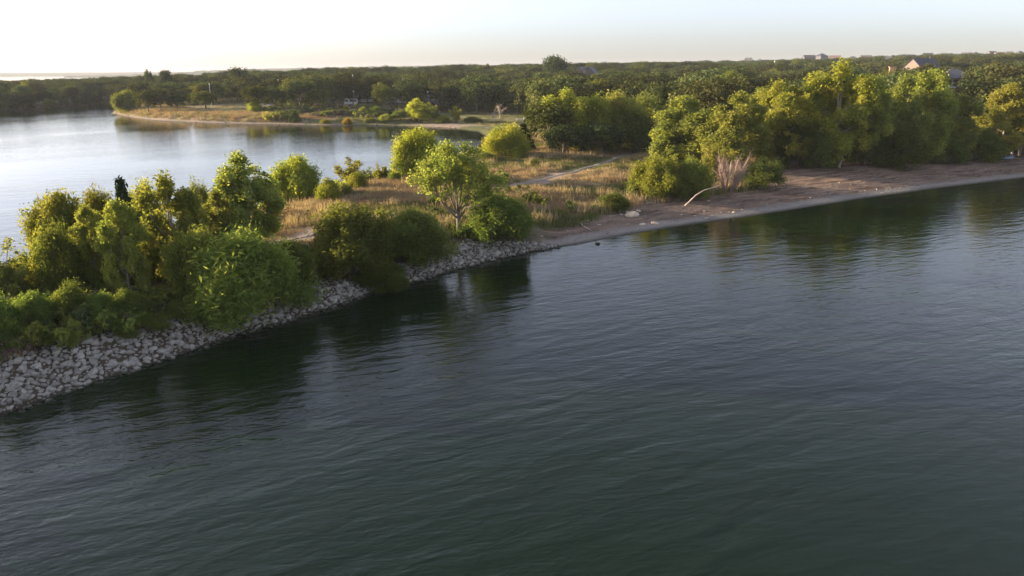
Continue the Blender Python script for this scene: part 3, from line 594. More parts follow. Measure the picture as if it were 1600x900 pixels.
# kind, variant, (x, y, height of the top above the lake, crown width), turn, tint, label
HERO = [
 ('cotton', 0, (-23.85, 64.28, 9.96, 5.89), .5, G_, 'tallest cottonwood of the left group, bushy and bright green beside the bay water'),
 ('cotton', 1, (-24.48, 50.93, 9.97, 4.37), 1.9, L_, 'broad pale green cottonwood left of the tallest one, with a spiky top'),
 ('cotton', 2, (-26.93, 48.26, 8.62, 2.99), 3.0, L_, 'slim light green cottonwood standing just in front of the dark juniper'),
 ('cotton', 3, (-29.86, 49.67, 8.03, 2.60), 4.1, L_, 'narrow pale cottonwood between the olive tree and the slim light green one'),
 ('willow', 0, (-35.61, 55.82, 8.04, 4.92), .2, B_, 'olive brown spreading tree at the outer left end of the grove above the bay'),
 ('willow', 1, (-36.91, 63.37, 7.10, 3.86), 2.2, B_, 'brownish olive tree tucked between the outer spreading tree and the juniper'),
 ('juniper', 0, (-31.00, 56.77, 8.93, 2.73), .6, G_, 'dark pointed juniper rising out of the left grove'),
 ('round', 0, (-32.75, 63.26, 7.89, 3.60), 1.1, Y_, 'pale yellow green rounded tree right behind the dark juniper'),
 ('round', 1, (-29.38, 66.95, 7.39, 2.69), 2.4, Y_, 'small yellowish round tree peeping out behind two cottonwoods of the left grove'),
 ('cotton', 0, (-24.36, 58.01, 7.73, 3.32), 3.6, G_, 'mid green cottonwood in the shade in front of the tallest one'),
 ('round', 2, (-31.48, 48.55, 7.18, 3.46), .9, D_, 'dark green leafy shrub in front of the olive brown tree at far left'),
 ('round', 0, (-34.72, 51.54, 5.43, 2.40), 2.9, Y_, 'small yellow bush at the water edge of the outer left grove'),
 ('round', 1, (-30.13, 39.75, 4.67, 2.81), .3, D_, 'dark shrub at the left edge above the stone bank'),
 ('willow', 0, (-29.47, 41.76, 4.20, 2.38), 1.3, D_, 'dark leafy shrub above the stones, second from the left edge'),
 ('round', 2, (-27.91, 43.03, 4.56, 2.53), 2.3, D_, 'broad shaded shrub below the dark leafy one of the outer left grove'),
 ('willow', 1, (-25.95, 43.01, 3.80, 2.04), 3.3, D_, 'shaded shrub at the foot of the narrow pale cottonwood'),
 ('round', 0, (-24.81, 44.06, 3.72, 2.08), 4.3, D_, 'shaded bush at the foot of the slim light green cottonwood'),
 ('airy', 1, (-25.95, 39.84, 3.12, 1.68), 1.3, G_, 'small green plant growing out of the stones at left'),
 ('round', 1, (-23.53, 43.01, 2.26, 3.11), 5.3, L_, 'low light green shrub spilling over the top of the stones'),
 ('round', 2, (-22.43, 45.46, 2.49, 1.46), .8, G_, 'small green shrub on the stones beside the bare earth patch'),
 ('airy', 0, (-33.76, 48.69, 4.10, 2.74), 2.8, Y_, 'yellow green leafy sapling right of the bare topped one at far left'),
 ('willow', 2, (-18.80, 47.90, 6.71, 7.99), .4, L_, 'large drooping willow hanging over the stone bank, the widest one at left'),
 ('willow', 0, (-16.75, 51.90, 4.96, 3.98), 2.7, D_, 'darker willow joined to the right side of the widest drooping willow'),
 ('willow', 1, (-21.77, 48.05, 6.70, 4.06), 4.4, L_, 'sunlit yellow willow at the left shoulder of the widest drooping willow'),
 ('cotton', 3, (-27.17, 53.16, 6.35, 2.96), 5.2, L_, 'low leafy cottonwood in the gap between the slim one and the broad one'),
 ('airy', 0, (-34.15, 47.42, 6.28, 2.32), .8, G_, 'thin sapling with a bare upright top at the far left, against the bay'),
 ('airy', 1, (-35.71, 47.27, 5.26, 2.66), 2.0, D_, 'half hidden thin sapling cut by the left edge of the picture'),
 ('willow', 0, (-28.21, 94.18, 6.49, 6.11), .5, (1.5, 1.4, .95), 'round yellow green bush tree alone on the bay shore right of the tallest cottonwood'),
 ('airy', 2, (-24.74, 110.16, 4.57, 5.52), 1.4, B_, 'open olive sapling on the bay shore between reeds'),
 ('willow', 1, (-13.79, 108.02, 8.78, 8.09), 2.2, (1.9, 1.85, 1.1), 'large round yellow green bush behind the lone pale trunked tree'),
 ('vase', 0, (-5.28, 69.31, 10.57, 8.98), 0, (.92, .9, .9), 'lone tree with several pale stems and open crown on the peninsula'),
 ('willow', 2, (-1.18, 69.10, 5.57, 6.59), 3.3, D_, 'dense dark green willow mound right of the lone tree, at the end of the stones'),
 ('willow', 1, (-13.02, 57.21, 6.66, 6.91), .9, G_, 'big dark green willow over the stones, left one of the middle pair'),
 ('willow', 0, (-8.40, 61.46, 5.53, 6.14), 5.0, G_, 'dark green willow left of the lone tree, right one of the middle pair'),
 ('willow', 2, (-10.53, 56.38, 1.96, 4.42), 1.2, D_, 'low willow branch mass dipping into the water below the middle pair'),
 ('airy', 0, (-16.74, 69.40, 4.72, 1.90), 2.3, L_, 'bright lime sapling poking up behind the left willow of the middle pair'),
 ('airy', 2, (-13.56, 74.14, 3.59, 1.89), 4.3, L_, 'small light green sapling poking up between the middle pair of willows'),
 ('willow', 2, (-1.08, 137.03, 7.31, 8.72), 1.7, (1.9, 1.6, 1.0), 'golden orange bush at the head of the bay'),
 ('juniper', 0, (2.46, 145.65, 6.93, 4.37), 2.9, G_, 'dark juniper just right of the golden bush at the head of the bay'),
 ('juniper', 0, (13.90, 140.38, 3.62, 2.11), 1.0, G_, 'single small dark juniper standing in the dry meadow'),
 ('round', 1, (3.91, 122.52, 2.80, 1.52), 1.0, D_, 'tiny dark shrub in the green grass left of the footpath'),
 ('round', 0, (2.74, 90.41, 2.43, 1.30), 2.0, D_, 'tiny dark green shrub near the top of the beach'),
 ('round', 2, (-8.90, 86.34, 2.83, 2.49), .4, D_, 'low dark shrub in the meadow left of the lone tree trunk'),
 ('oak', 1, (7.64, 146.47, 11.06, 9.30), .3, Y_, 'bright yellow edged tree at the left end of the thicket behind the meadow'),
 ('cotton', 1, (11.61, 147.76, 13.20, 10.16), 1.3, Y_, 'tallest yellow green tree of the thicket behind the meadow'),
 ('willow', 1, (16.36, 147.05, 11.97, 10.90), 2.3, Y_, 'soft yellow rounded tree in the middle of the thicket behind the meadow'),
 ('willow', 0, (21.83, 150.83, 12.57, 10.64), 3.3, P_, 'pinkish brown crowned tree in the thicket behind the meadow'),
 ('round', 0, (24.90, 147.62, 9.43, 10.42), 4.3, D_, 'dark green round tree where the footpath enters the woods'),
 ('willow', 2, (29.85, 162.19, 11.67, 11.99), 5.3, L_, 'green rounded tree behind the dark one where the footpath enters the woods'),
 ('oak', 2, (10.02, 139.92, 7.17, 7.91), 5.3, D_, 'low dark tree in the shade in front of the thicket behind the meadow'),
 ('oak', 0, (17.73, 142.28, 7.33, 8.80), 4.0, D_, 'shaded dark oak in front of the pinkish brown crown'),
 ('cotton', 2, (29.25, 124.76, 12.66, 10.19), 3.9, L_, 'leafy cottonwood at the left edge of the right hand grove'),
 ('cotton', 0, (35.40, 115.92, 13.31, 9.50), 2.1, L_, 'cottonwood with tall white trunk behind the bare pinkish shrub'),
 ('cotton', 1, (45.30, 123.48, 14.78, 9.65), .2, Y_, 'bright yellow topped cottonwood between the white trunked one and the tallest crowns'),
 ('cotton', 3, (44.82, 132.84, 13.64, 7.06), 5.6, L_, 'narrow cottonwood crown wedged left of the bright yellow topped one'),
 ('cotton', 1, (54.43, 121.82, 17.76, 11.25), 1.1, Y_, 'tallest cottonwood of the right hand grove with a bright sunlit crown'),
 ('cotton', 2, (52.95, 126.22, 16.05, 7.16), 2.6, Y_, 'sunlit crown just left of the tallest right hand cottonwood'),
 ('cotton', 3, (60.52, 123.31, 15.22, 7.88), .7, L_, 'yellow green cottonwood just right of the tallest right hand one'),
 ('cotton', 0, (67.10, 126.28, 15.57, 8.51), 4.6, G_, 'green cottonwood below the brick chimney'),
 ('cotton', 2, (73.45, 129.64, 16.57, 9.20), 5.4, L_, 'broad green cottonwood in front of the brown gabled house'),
 ('cotton', 1, (79.63, 131.54, 12.18, 8.86), 3.4, G_, 'light green crown below the raised screened porch'),
 ('cotton', 3, (91.22, 135.01, 14.14, 9.32), 1.8, B_, 'olive green crown right of the raised screened porch'),
 ('cotton', 0, (97.07, 138.38, 13.25, 10.53), 2.8, G_, 'green tree filling the right edge of the grove above the beach'),
 ('cotton', 2, (105.29, 139.92, 13.41, 11.88), 4.8, G_, 'tree just past the right edge of the grove above the beach'),
 ('willow', 0, (65.59, 121.16, 7.06, 8.19), 2.0, D_, 'low dark willow at the foot of the grove, overhanging the middle of the beach'),
 ('willow', 1, (51.04, 121.48, 7.73, 7.99), 3.0, D_, 'dark shaded willow at the back of the beach, left of the pale stump'),
 ('willow', 2, (60.58, 123.89, 7.93, 7.92), 1.6, D_, 'dark shaded willow at the back of the beach, right of the pale stump'),
 ('round', 1, (77.12, 129.55, 6.11, 8.05), .6, D_, 'dark round bush at the beach edge below the screened porch'),
 ('round', 2, (85.07, 132.21, 6.76, 8.91), 1.6, D_, 'dark round bush at the beach edge left of the small boat'),
 ('round', 0, (100.04, 143.11, 6.37, 8.85), 2.6, D_, 'dark round bush right behind the small boat'),
 ('willow', 1, (46.91, 123.12, 8.89, 6.56), 4.6, D_, 'dark green tree at the back of the beach behind the mound shaped willow'),
 ('round', 0, (35.45, 101.21, 5.10, 5.62), 1.6, D_, 'green mound shaped willow on the beach right of the bare pinkish shrub'),
 ('willow', 1, (19.32, 94.73, 6.10, 6.65), 1.1, Y_, 'yellow green willow bush on the beach, left half of the pair by the arched branch'),
 ('willow', 2, (23.66, 93.67, 6.04, 5.22), 3.1, L_, 'greener willow bush on the beach beside the arched branch'),
 ('round', 2, (12.35, 86.12, 2.99, 4.05), .7, D_, 'low spreading evergreen bush at the top of the beach left of the boulder'),
 ('twigs', 0, (28.98, 95.16, 6.51, 5.30), 0, (1.5, 1.2, 1.15), 'bare pinkish grey shrub on the beach between green willows'),
 ('twigs', 0, (21.77, 94.31, 4.65, 2.71), 1.0, (1.5, 1.1, 1.0), 'small bare brown shrub in front of the yellow green willow bush'),
 ('round', 1, (29.30, 125.47, 7.01, 7.80), 4.6, B_, 'olive undergrowth tree at the foot of the leftmost right hand cottonwood'),
 ('airy', 1, (29.04, 103.78, 6.92, 5.57), 3.6, B_, 'thin olive tree behind the bare pinkish shrub'),
 ('dead', 0, (77.34, 141.40, 12.10, 8.24), 1.0, G_, 'pale bare branching dead tree among the green crowns of the right hand grove'),
 ('dead', 1, (81.38, 146.57, 14.59, 6.47), 2.6, G_, 'bleached forked dead top in front of the broad cottonwood'),
 ('dead', 0, (67.95, 140.86, 10.98, 6.22), 4.6, G_, 'pale leaning bare trunk between two cottonwoods below the chimney'),
 ('dead', 1, (-3.95, 257.83, 6.62, 6.73), .4, G_, 'pale bare dead tree on the lawn at the far shore'),
 ('dead', 0, (-5.56, 239.40, 5.77, 3.34), 2.4, G_, 'small grey dead tree beside the pale one at the far shore'),
 ('airy', 2, (-19.82, 107.11, 3.95, 2.10), .5, Y_, 'yellow green shrub on the bay shore, third plant right of the olive sapling'),
 ('round', 1, (-21.35, 99.63, 3.82, 3.21), .2, Y_, 'low yellow shrub at the foot of the olive sapling on the bay shore'),
 ('round', 2, (-22.63, 88.41, 4.54, 3.18), 4.2, Y_, 'low yellow green shrub left of the olive sapling on the bay shore'),
 ('airy', 0, (-22.26, 112.68, 2.69, 2.42), 2.5, D_, 'grey green shrub between the olive sapling and the yellow one'),
 ('airy', 1, (-18.73, 107.57, 3.51, 1.92), 3.3, G_, 'small green plant right of the yellow green shrub on the bay shore'),
 ('round', 0, (-17.02, 105.23, 3.06, 2.26), 5.0, D_, 'low grey green bush halfway along the bay shore reeds'),
 ('dead', 1, (-21.83, 117.05, 3.77, 1.46), 3.0, P_, 'small bare reddish twiggy tree on the bay shore'),
 ('round', 1, (-4.52, 131.01, 3.01, 3.02), 1.0, D_, 'low green shrub at the water left of the golden bush'),
 ('round', 0, (-4.33, 83.46, 6.85, 4.37), 2.0, L_, 'pale shrub behind the right branch of the lone tree'),
]
for row in HERO:
    k, v, t, rz, tint, lab = row; plant(k, v, t[0], t[1], t[2], t[3], rz, tint, lab)

# plants on the far bank
FAR = [
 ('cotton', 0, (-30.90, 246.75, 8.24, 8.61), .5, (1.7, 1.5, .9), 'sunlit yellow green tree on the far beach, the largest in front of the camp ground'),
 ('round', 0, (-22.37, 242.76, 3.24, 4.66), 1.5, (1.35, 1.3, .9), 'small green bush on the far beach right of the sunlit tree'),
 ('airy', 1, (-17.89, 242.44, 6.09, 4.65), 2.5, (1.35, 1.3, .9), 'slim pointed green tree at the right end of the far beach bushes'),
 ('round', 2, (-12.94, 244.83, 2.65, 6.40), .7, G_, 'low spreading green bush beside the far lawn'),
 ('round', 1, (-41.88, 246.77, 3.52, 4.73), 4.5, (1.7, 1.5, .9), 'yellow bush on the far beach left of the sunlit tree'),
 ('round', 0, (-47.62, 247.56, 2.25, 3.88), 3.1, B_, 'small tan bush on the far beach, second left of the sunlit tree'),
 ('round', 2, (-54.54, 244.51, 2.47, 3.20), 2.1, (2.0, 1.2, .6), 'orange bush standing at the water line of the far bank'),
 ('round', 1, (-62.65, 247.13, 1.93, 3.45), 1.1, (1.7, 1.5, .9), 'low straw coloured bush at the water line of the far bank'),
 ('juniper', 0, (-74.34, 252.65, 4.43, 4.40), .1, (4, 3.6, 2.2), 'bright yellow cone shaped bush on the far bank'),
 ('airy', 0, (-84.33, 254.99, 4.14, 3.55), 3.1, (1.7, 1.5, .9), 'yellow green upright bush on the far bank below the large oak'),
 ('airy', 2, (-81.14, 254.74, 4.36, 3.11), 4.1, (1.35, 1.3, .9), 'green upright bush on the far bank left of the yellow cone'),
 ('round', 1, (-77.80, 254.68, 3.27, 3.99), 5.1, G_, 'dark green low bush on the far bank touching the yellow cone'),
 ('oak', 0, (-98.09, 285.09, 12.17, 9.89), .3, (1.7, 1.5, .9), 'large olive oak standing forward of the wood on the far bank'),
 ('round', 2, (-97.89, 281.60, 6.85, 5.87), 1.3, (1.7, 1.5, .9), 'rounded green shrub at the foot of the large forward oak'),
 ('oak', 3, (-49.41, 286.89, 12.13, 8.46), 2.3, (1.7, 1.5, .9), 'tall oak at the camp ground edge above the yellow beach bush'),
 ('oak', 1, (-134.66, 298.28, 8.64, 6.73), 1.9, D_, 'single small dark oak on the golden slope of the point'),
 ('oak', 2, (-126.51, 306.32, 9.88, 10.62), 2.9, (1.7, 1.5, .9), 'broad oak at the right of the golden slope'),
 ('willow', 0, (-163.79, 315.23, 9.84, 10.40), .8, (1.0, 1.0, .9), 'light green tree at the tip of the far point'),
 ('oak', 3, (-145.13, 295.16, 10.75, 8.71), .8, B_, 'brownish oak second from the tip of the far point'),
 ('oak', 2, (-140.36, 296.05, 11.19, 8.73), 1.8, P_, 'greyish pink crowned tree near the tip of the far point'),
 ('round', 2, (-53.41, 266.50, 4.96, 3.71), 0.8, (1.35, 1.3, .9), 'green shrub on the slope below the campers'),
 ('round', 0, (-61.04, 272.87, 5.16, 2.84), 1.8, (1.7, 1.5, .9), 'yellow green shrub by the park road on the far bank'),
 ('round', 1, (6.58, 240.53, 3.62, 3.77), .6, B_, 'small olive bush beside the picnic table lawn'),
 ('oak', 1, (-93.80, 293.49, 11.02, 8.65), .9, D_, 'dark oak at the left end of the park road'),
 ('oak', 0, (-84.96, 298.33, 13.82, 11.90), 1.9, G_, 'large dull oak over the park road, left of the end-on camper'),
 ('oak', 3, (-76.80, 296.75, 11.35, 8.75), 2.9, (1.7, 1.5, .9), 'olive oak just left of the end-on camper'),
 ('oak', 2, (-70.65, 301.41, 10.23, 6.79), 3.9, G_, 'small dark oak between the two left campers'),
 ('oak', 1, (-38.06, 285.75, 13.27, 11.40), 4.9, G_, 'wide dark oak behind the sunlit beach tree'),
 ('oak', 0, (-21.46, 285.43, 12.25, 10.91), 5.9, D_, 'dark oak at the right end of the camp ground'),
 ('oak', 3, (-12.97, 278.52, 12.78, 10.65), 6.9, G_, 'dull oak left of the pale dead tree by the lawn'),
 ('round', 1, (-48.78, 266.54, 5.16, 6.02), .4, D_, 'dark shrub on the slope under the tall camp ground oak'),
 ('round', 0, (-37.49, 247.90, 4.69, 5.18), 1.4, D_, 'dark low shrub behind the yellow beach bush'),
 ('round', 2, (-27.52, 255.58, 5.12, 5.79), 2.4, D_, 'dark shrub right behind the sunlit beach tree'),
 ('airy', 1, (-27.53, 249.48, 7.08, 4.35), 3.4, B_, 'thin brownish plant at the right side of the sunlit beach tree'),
]
for row in FAR:
    k, v, t, rz, tint, lab = row; plant(k, v, t[0], t[1], t[2], t[3], rz, tint, lab)

# the tree that stands above the skyline and others of the woods
plant('oak', 1, *(25.49, 431.54, 25.40, 12.63), .4, D_, 'big round dark tree that stands up above the skyline')
plant('oak', 2, *(-149.77, 408.20, 19.84, 10.56), 1.4, L_, 'tall light green tree standing above the wood left of centre')
plant('oak', 0, *(-195.79, 423.29, 18.77, 6.57), 2.4, D_, 'dark round topped tree on the left skyline, right one of two')
plant('oak', 3, *(-208.99, 430.94, 19.20, 4.46), 3.4, L_, 'paler small round tree on the left skyline, left one of two')

# woods: the ones that show largest are trees of their own, the rest is one mass
FP = forest_points()
VIS = set([1,4,11,17,18,20,27,29,31,35,48,55,64,65,67,83,84,85,94,96,107,110,114,115,116,122,124,135,145,150,157,162,163,164,166,175,179,190,195,196,206,207,211,212,213,214,219,231,232,233,241,244,249,251,252,263,264,265,270,271,273,283,285,287,293,296,338,356,357,358,362,372,390,391,392,393,394,395,396,399,400,401,402,403,404,440,441,442,443,445,448,474,491,492,493,496,497,501,503,505,527,529,549,550,551,553,564,565,566,573,589,607,609,611,616,625,628,630,632,642,647,648,669,670,671,690,691,692,694,704,708,709,730,731,732,733,737,759,796,797,799,800,805,809,819,820,841,842,867,868,869,870,871,872,878,881,895,899,914,915,943,944,945,946,947,949,952,966,977,982,987,992,1017,1019,1020,1022,1025,1039,1051,1052,1059,1060,1062,1064,1069,1095,1096,1102,1121,1124,1143,1178,1179,1185,1197,1212,1227,1229,1231,1234,1258,1259,1260,1262,1265,1272,1275,1285,1287,1288,1292,1296,1303,1317,1318,1374,1385,1388,1394,1395,1402,1403,1404,1406,1444,1448,1456,1460,1468,1473,1478,1502,1511,1518,1547,1551,1585,1607,1608,1609,1615,1618,1634,1635,1639,1650,1652,1666,1711,1714,1720,1727,1730,1732,1735,1741,1766,1767,1768,1782,1787,1788,1797,1824,1830,1853,1862,1869,1877,1885,1922,1925,1927,1930,1931,1940,1964,2004,2016,2027,2044,2054,2099,2100,2103,2106,2108,2110,2114,2137,2139,2153,2169,2175,2190,2194,2423,2472,2523,2534])
OAKS = [proto('oak', k) for k in range(4)] + [proto('cotton', 1)[:2] + (10, 6.5), proto('round', 0)[:2] + (6, 6)]
rng_t = random.Random(5)
LOWC = {}
def low_crown(k):
    """thinned crown for trees far off"""
    if k not in LOWC:
        me = OAKS[k][0]
        LOWC[k] = me
    return LOWC[k]
WOODLAB = {0: ('oak tree with dull olive crown in the wood beyond the bay and grove', 'oak trees of the far wood'),
           1: ('light green tree with loose crown among the dull oaks of the far wood', 'light green trees of the far wood'),
           2: ('rounded bushy tree among the oaks of the far wood', 'bushy round trees of the far wood')}
def add_forest():
    for i in sorted(VIS):
        x, y, z, h, rz, k, w = FP[i]; k = int(k); crown, trunk, H0, W0 = OAKS[k]
        if k >= 4: w *= .85
        lab = WOODLAB[0 if k < 4 else k - 3]
        o = empty('oak_tree' if k < 4 else 'woodland_tree', (x, y, z), rz); o.scale = (w / W0, w / W0, h / H0)
        tag(o, lab[0], 'tree', lab[1])
        link(bpy.data.objects.new('trunk', trunk), o); c = link(bpy.data.objects.new('crown', crown), o)
        s = (.8 + .5 * rng_t.random()) * (1 if k < 4 else .6); c.color = (s * (1 + .2 * rng_t.random()), s, s * .9, 1)
add_forest()

def scatter(name, pts, scl, rot, idx, meshes, label=None, parent=None):
    """one object of stuff: instances of the given meshes on given points"""
    me = bpy.data.meshes.new(name); n = len(pts); me.vertices.add(n); me.vertices.foreach_set('co', np.asarray(pts, np.float32).ravel())
    a = me.attributes.new('scl', 'FLOAT_VECTOR', 'POINT'); a.data.foreach_set('vector', np.asarray(scl, np.float32).ravel())
    a = me.attributes.new('rot', 'FLOAT_VECTOR', 'POINT'); a.data.foreach_set('vector', np.asarray(rot, np.float32).ravel())
    a = me.attributes.new('idx', 'INT', 'POINT'); a.data.foreach_set('value', np.asarray(idx, np.int32))
    o = link(bpy.data.objects.new(name, me), parent); tag(o, kind='stuff')
    if label: o['label'] = label[0]; o['category'] = label[1]
    g = bpy.data.node_groups.new(name + '_nodes', 'GeometryNodeTree')
    g.interface.new_socket('Geometry', in_out='INPUT', socket_type='NodeSocketGeometry'); g.interface.new_socket('Geometry', in_out='OUTPUT', socket_type='NodeSocketGeometry')
    gi = g.nodes.new('NodeGroupInput'); go = g.nodes.new('NodeGroupOutput'); jn = g.nodes.new('GeometryNodeJoinGeometry')
    def attr(nm, ty):
        q = g.nodes.new('GeometryNodeInputNamedAttribute'); q.data_type = ty; q.inputs['Name'].default_value = nm; return q.outputs[0]
    s_, r_, i_ = attr('scl', 'FLOAT_VECTOR'), attr('rot', 'FLOAT_VECTOR'), attr('idx', 'INT')
    for k, pm in enumerate(meshes):
        src = bpy.data.objects.new(name + '_source', pm)
        oi = g.nodes.new('GeometryNodeObjectInfo'); oi.inputs['Object'].default_value = src; oi.inputs['As Instance'].default_value = True
        cp = g.nodes.new('FunctionNodeCompare'); cp.data_type = 'INT'; cp.operation = 'EQUAL'; g.links.new(i_, cp.inputs[2]); cp.inputs[3].default_value = k
        ip = g.nodes.new('GeometryNodeInstanceOnPoints'); g.links.new(gi.outputs[0], ip.inputs['Points']); g.links.new(cp.outputs[0], ip.inputs['Selection'])
        g.links.new(oi.outputs['Geometry'], ip.inputs['Instance']); g.links.new(s_, ip.inputs['Scale']); g.links.new(r_, ip.inputs['Rotation']); g.links.new(ip.outputs[0], jn.inputs[0])
    g.links.new(jn.outputs[0], go.inputs[0])
    md = o.modifiers.new('scatter', 'NODES'); md.node_group = g
    return o

rest = np.array([i for i in range(len(FP)) if i not in VIS]); Q = FP[rest]
H0s = np.full(len(Q), 9.0); W0s = np.full(len(Q), 9.0)
wf = np.where(Q[:, 5] >= 4, .85, 1.0)
scatter('far_woods', Q[:, :3], np.stack([Q[:, 6] * wf / W0s, Q[:, 6] * wf / W0s, Q[:, 3] / H0s], 1), np.stack([Q[:, 0] * 0, Q[:, 0] * 0, Q[:, 4]], 1), Q[:, 5], [low_crown(k) if k < 4 else low_crown(k - 3) for k in range(6)], ('dense dark green oak wood covering the rising land to the skyline', 'woods'))

# ------------------------------------------------------------------ grass, weeds, reeds, undergrowth
def tuft(seed, n, h, w, spread, mat, lean=.4):
    rng = np.random.default_rng(seed); b = rng.normal(size=(n, 2)) * spread * .42; ph = rng.random(n) * 6.283; ln = lean * h * rng.random(n); hh = h * (.55 + .6 * rng.random(n))
    d = np.stack([np.cos(ph), np.sin(ph)], 1); s = np.stack([-d[:, 1], d[:, 0]], 1) * w
    z0 = np.full((n, 1), -.05)
    A = np.hstack([b - s, z0]); B_2 = np.hstack([b + s, z0]); C2 = np.hstack([b + d * ln[:, None] * .4 + s * .7, (hh * .6)[:, None]]); D2 = np.hstack([b + d * ln[:, None] * .4 - s * .7, (hh * .6)[:, None]]); E2 = np.hstack([b + d * ln[:, None], hh[:, None]])
    V = np.stack([A, B_2, C2, D2, E2], 1).reshape(-1, 3); i = np.arange(n) * 5
    return np_mesh('tuft', V, [np.stack([i, i + 1, i + 2, i + 3], 1), np.stack([i + 3, i + 2, i + 4], 1)], [mat], attrs=[('hue', 'FACE', np.concatenate([rng.random(n), rng.random(n)]))])
def weed(seed, h, w, mat, per=26):
    rng = np.random.default_rng(seed); cs = rng.normal(size=(12, 3)) * np.array([w * .28, w * .28, h * .2]) + np.array([0, 0, h * .5]); rs = np.full((12, 3), w * .2)
    V, F_, Hh = clump_leaves(rng, cs, rs, per, h * .13, aspect=1.8, bias=.4); V[:, 2] = np.maximum(V[:, 2], 0)
    return np_mesh('weed', V, [F_], [mat], attrs=[('hue', 'FACE', Hh)])

def field(n, x0, x1, y0, y1, seed):
    rng = np.random.default_rng(seed); x = rng.uniform(x0, x1, n); y = rng.uniform(y0, y1, n); z, d, dn, db = ground(x, y, True); return rng, x, y, z, d, dn, db

tufts = [tuft(1, 60, .45, .022, 1.3, M['grass_dry']), tuft(2, 60, .4, .025, 1.3, M['grass_green']), tuft(3, 55, .55, .02, 1.3, M['grass_red']), tuft(4, 50, .9, .02, 1.0, M['grass_dry'], .6)]
rng, x, y, z, d, dn, db = field(90000, -60, 75, 22, 185, 7)
R = rip(x, y); bw = np.where(R > .5, 4.6, 5.2 + 5.2 * sstep(4, 18, x) + 2 * sstep(35, 75, x)) + (fbm(x * .3, y * .3, 61) - .5) * 3
k = (d > .6) & (dn > bw) & ~((x > 36) & (dn < 22)) & (~inside(WOODS, x, y))
dry = sstep(.42, .62, fbm(x * .045 + 3, y * .09, 71, 4)); patch = fbm(x * .12, y * .2, 91, 3)
pathd = np.minimum(line_dist([(36.99, 171.08), (29.71, 156.10), (18.56, 134.37), (9.88, 115.81), (2.89, 104.72), (-0.37, 99.67), (-3.41, 97.18)], x, y), line_dist([(-19.01, 70.92), (-20.53, 68.25), (-21.63, 65.75)], x, y))
k &= (pathd > 1.3) & ((patch < .60) | (rng.random(x.size) < .2)) 
x, y, z, dry, dn, db, patch, pathd = [q[k] for q in (x, y, z, dry, dn, db, patch, pathd)]; n = len(x); u = rng.random(n)
idx = np.where(u < dry * .95, np.where(rng.random(n) < .25, 2, 0), np.where(u > .93, 3, 1))
s = (.6 + .8 * rng.random(n)) * (.6 + .9 * fbm(x * .2, y * .2, 15, 2)); s = s * (.3 + .7 * sstep(1, 5, pathd))
scatter('meadow_grass', np.stack([x, y, z], 1), np.stack([s, s, s], 1), np.stack([x * 0, x * 0, u * 60], 1), idx, tufts, ('dry tan and green meadow grass covering the peninsula', 'grass'))

weeds = [weed(1, 1.1, 1.3, M['leaf_willow']), weed(2, 1.3, 1.2, M['leaf_cotton']), weed(3, .9, 1.2, M['leaf_dry']), weed(4, 1.2, 1.1, M['reed'])]
rng, x, y, z, d, dn, db = field(26000, -60, 70, 18, 180, 17)
R = rip(x, y); pn = fbm(x * .11, y * .11, 33, 3)
leftpen = (x < -15) & (dn > 3.2) & (y < 57 + 6 * pn)
bay = (db < 7) & (y < 200)
edge = (x > 5) & (dn > 7 + 4.5 * sstep(4, 18, x)) & (dn < 11 + 4.5 * sstep(4, 18, x)) & (x < 38)
ripedge = (R > .5) & (dn > 3.8) & (dn < 7)
pr = np.where(leftpen, .75, 0) + np.where(bay & (db < 5), .45, 0) + np.where(edge, .12, 0) + np.where(ripedge, .35, 0) + np.where(pn > .66, .08, 0.0)
pathd = line_dist([(36.99, 171.08), (29.71, 156.10), (18.56, 134.37), (9.88, 115.81), (2.89, 104.72), (-3.41, 97.18)], x, y)
gap = np.hypot((x - (-25.56)) , (y - (50.52))) < 2.6
k = (rng.random(x.size) < pr) & (d > .3) & (pathd > 2.2) & ~inside(WOODS, x, y) & ~gap & ~((R < .5) & (dn < 6 + 4.5 * sstep(4, 18, x))) & ~((x > 36) & (dn < 22))
x, y, z, db, pn = [q[k] for q in (x, y, z, db, pn)]; n = len(x); u = rng.random(n)
idx = np.where(db < 5, np.where(u < .5, 3, 1), np.where(u < .5, 0, np.where(u < .54, 1, np.where(u < .78, 2, 3))))
s = .5 + .9 * rng.random(n) ** 1.5
scatter('tall_weeds', np.stack([x, y, z], 1), np.stack([s, s, s * (.8 + .5 * rng.random(n))], 1), np.stack([x * 0, x * 0, u * 60], 1), idx, weeds, ('tangle of tall green and russet weeds along the banks of the peninsula', 'weeds'))

rng, x, y, z, d, dn, db = field(60000, -240, 45, 205, 420, 27)
k = (db > 3.5) & (db < 90) & (d > 0) & (rng.random(x.size) < np.where(db < 22, .8, .12)) & ~((x > -40) & (db < 10))
x, y, z, db = [q[k] for q in (x, y, z, db)]; n = len(x); u = rng.random(n)
idx = np.where(u < np.where(x < -75, .6, .2), 0, np.where(u < .75, np.where(x < -60, 2, 1), 1)); s = 1.0 + 1.1 * rng.random(n); s = np.where((x > -70) | (db > 22), s * .5, s)
scatter('bank_grass', np.stack([x, y, z], 1), np.stack([s, s, s], 1), np.stack([x * 0, x * 0, u * 60], 1), idx, tufts, ('golden rough grass along the far bank', 'grass'))

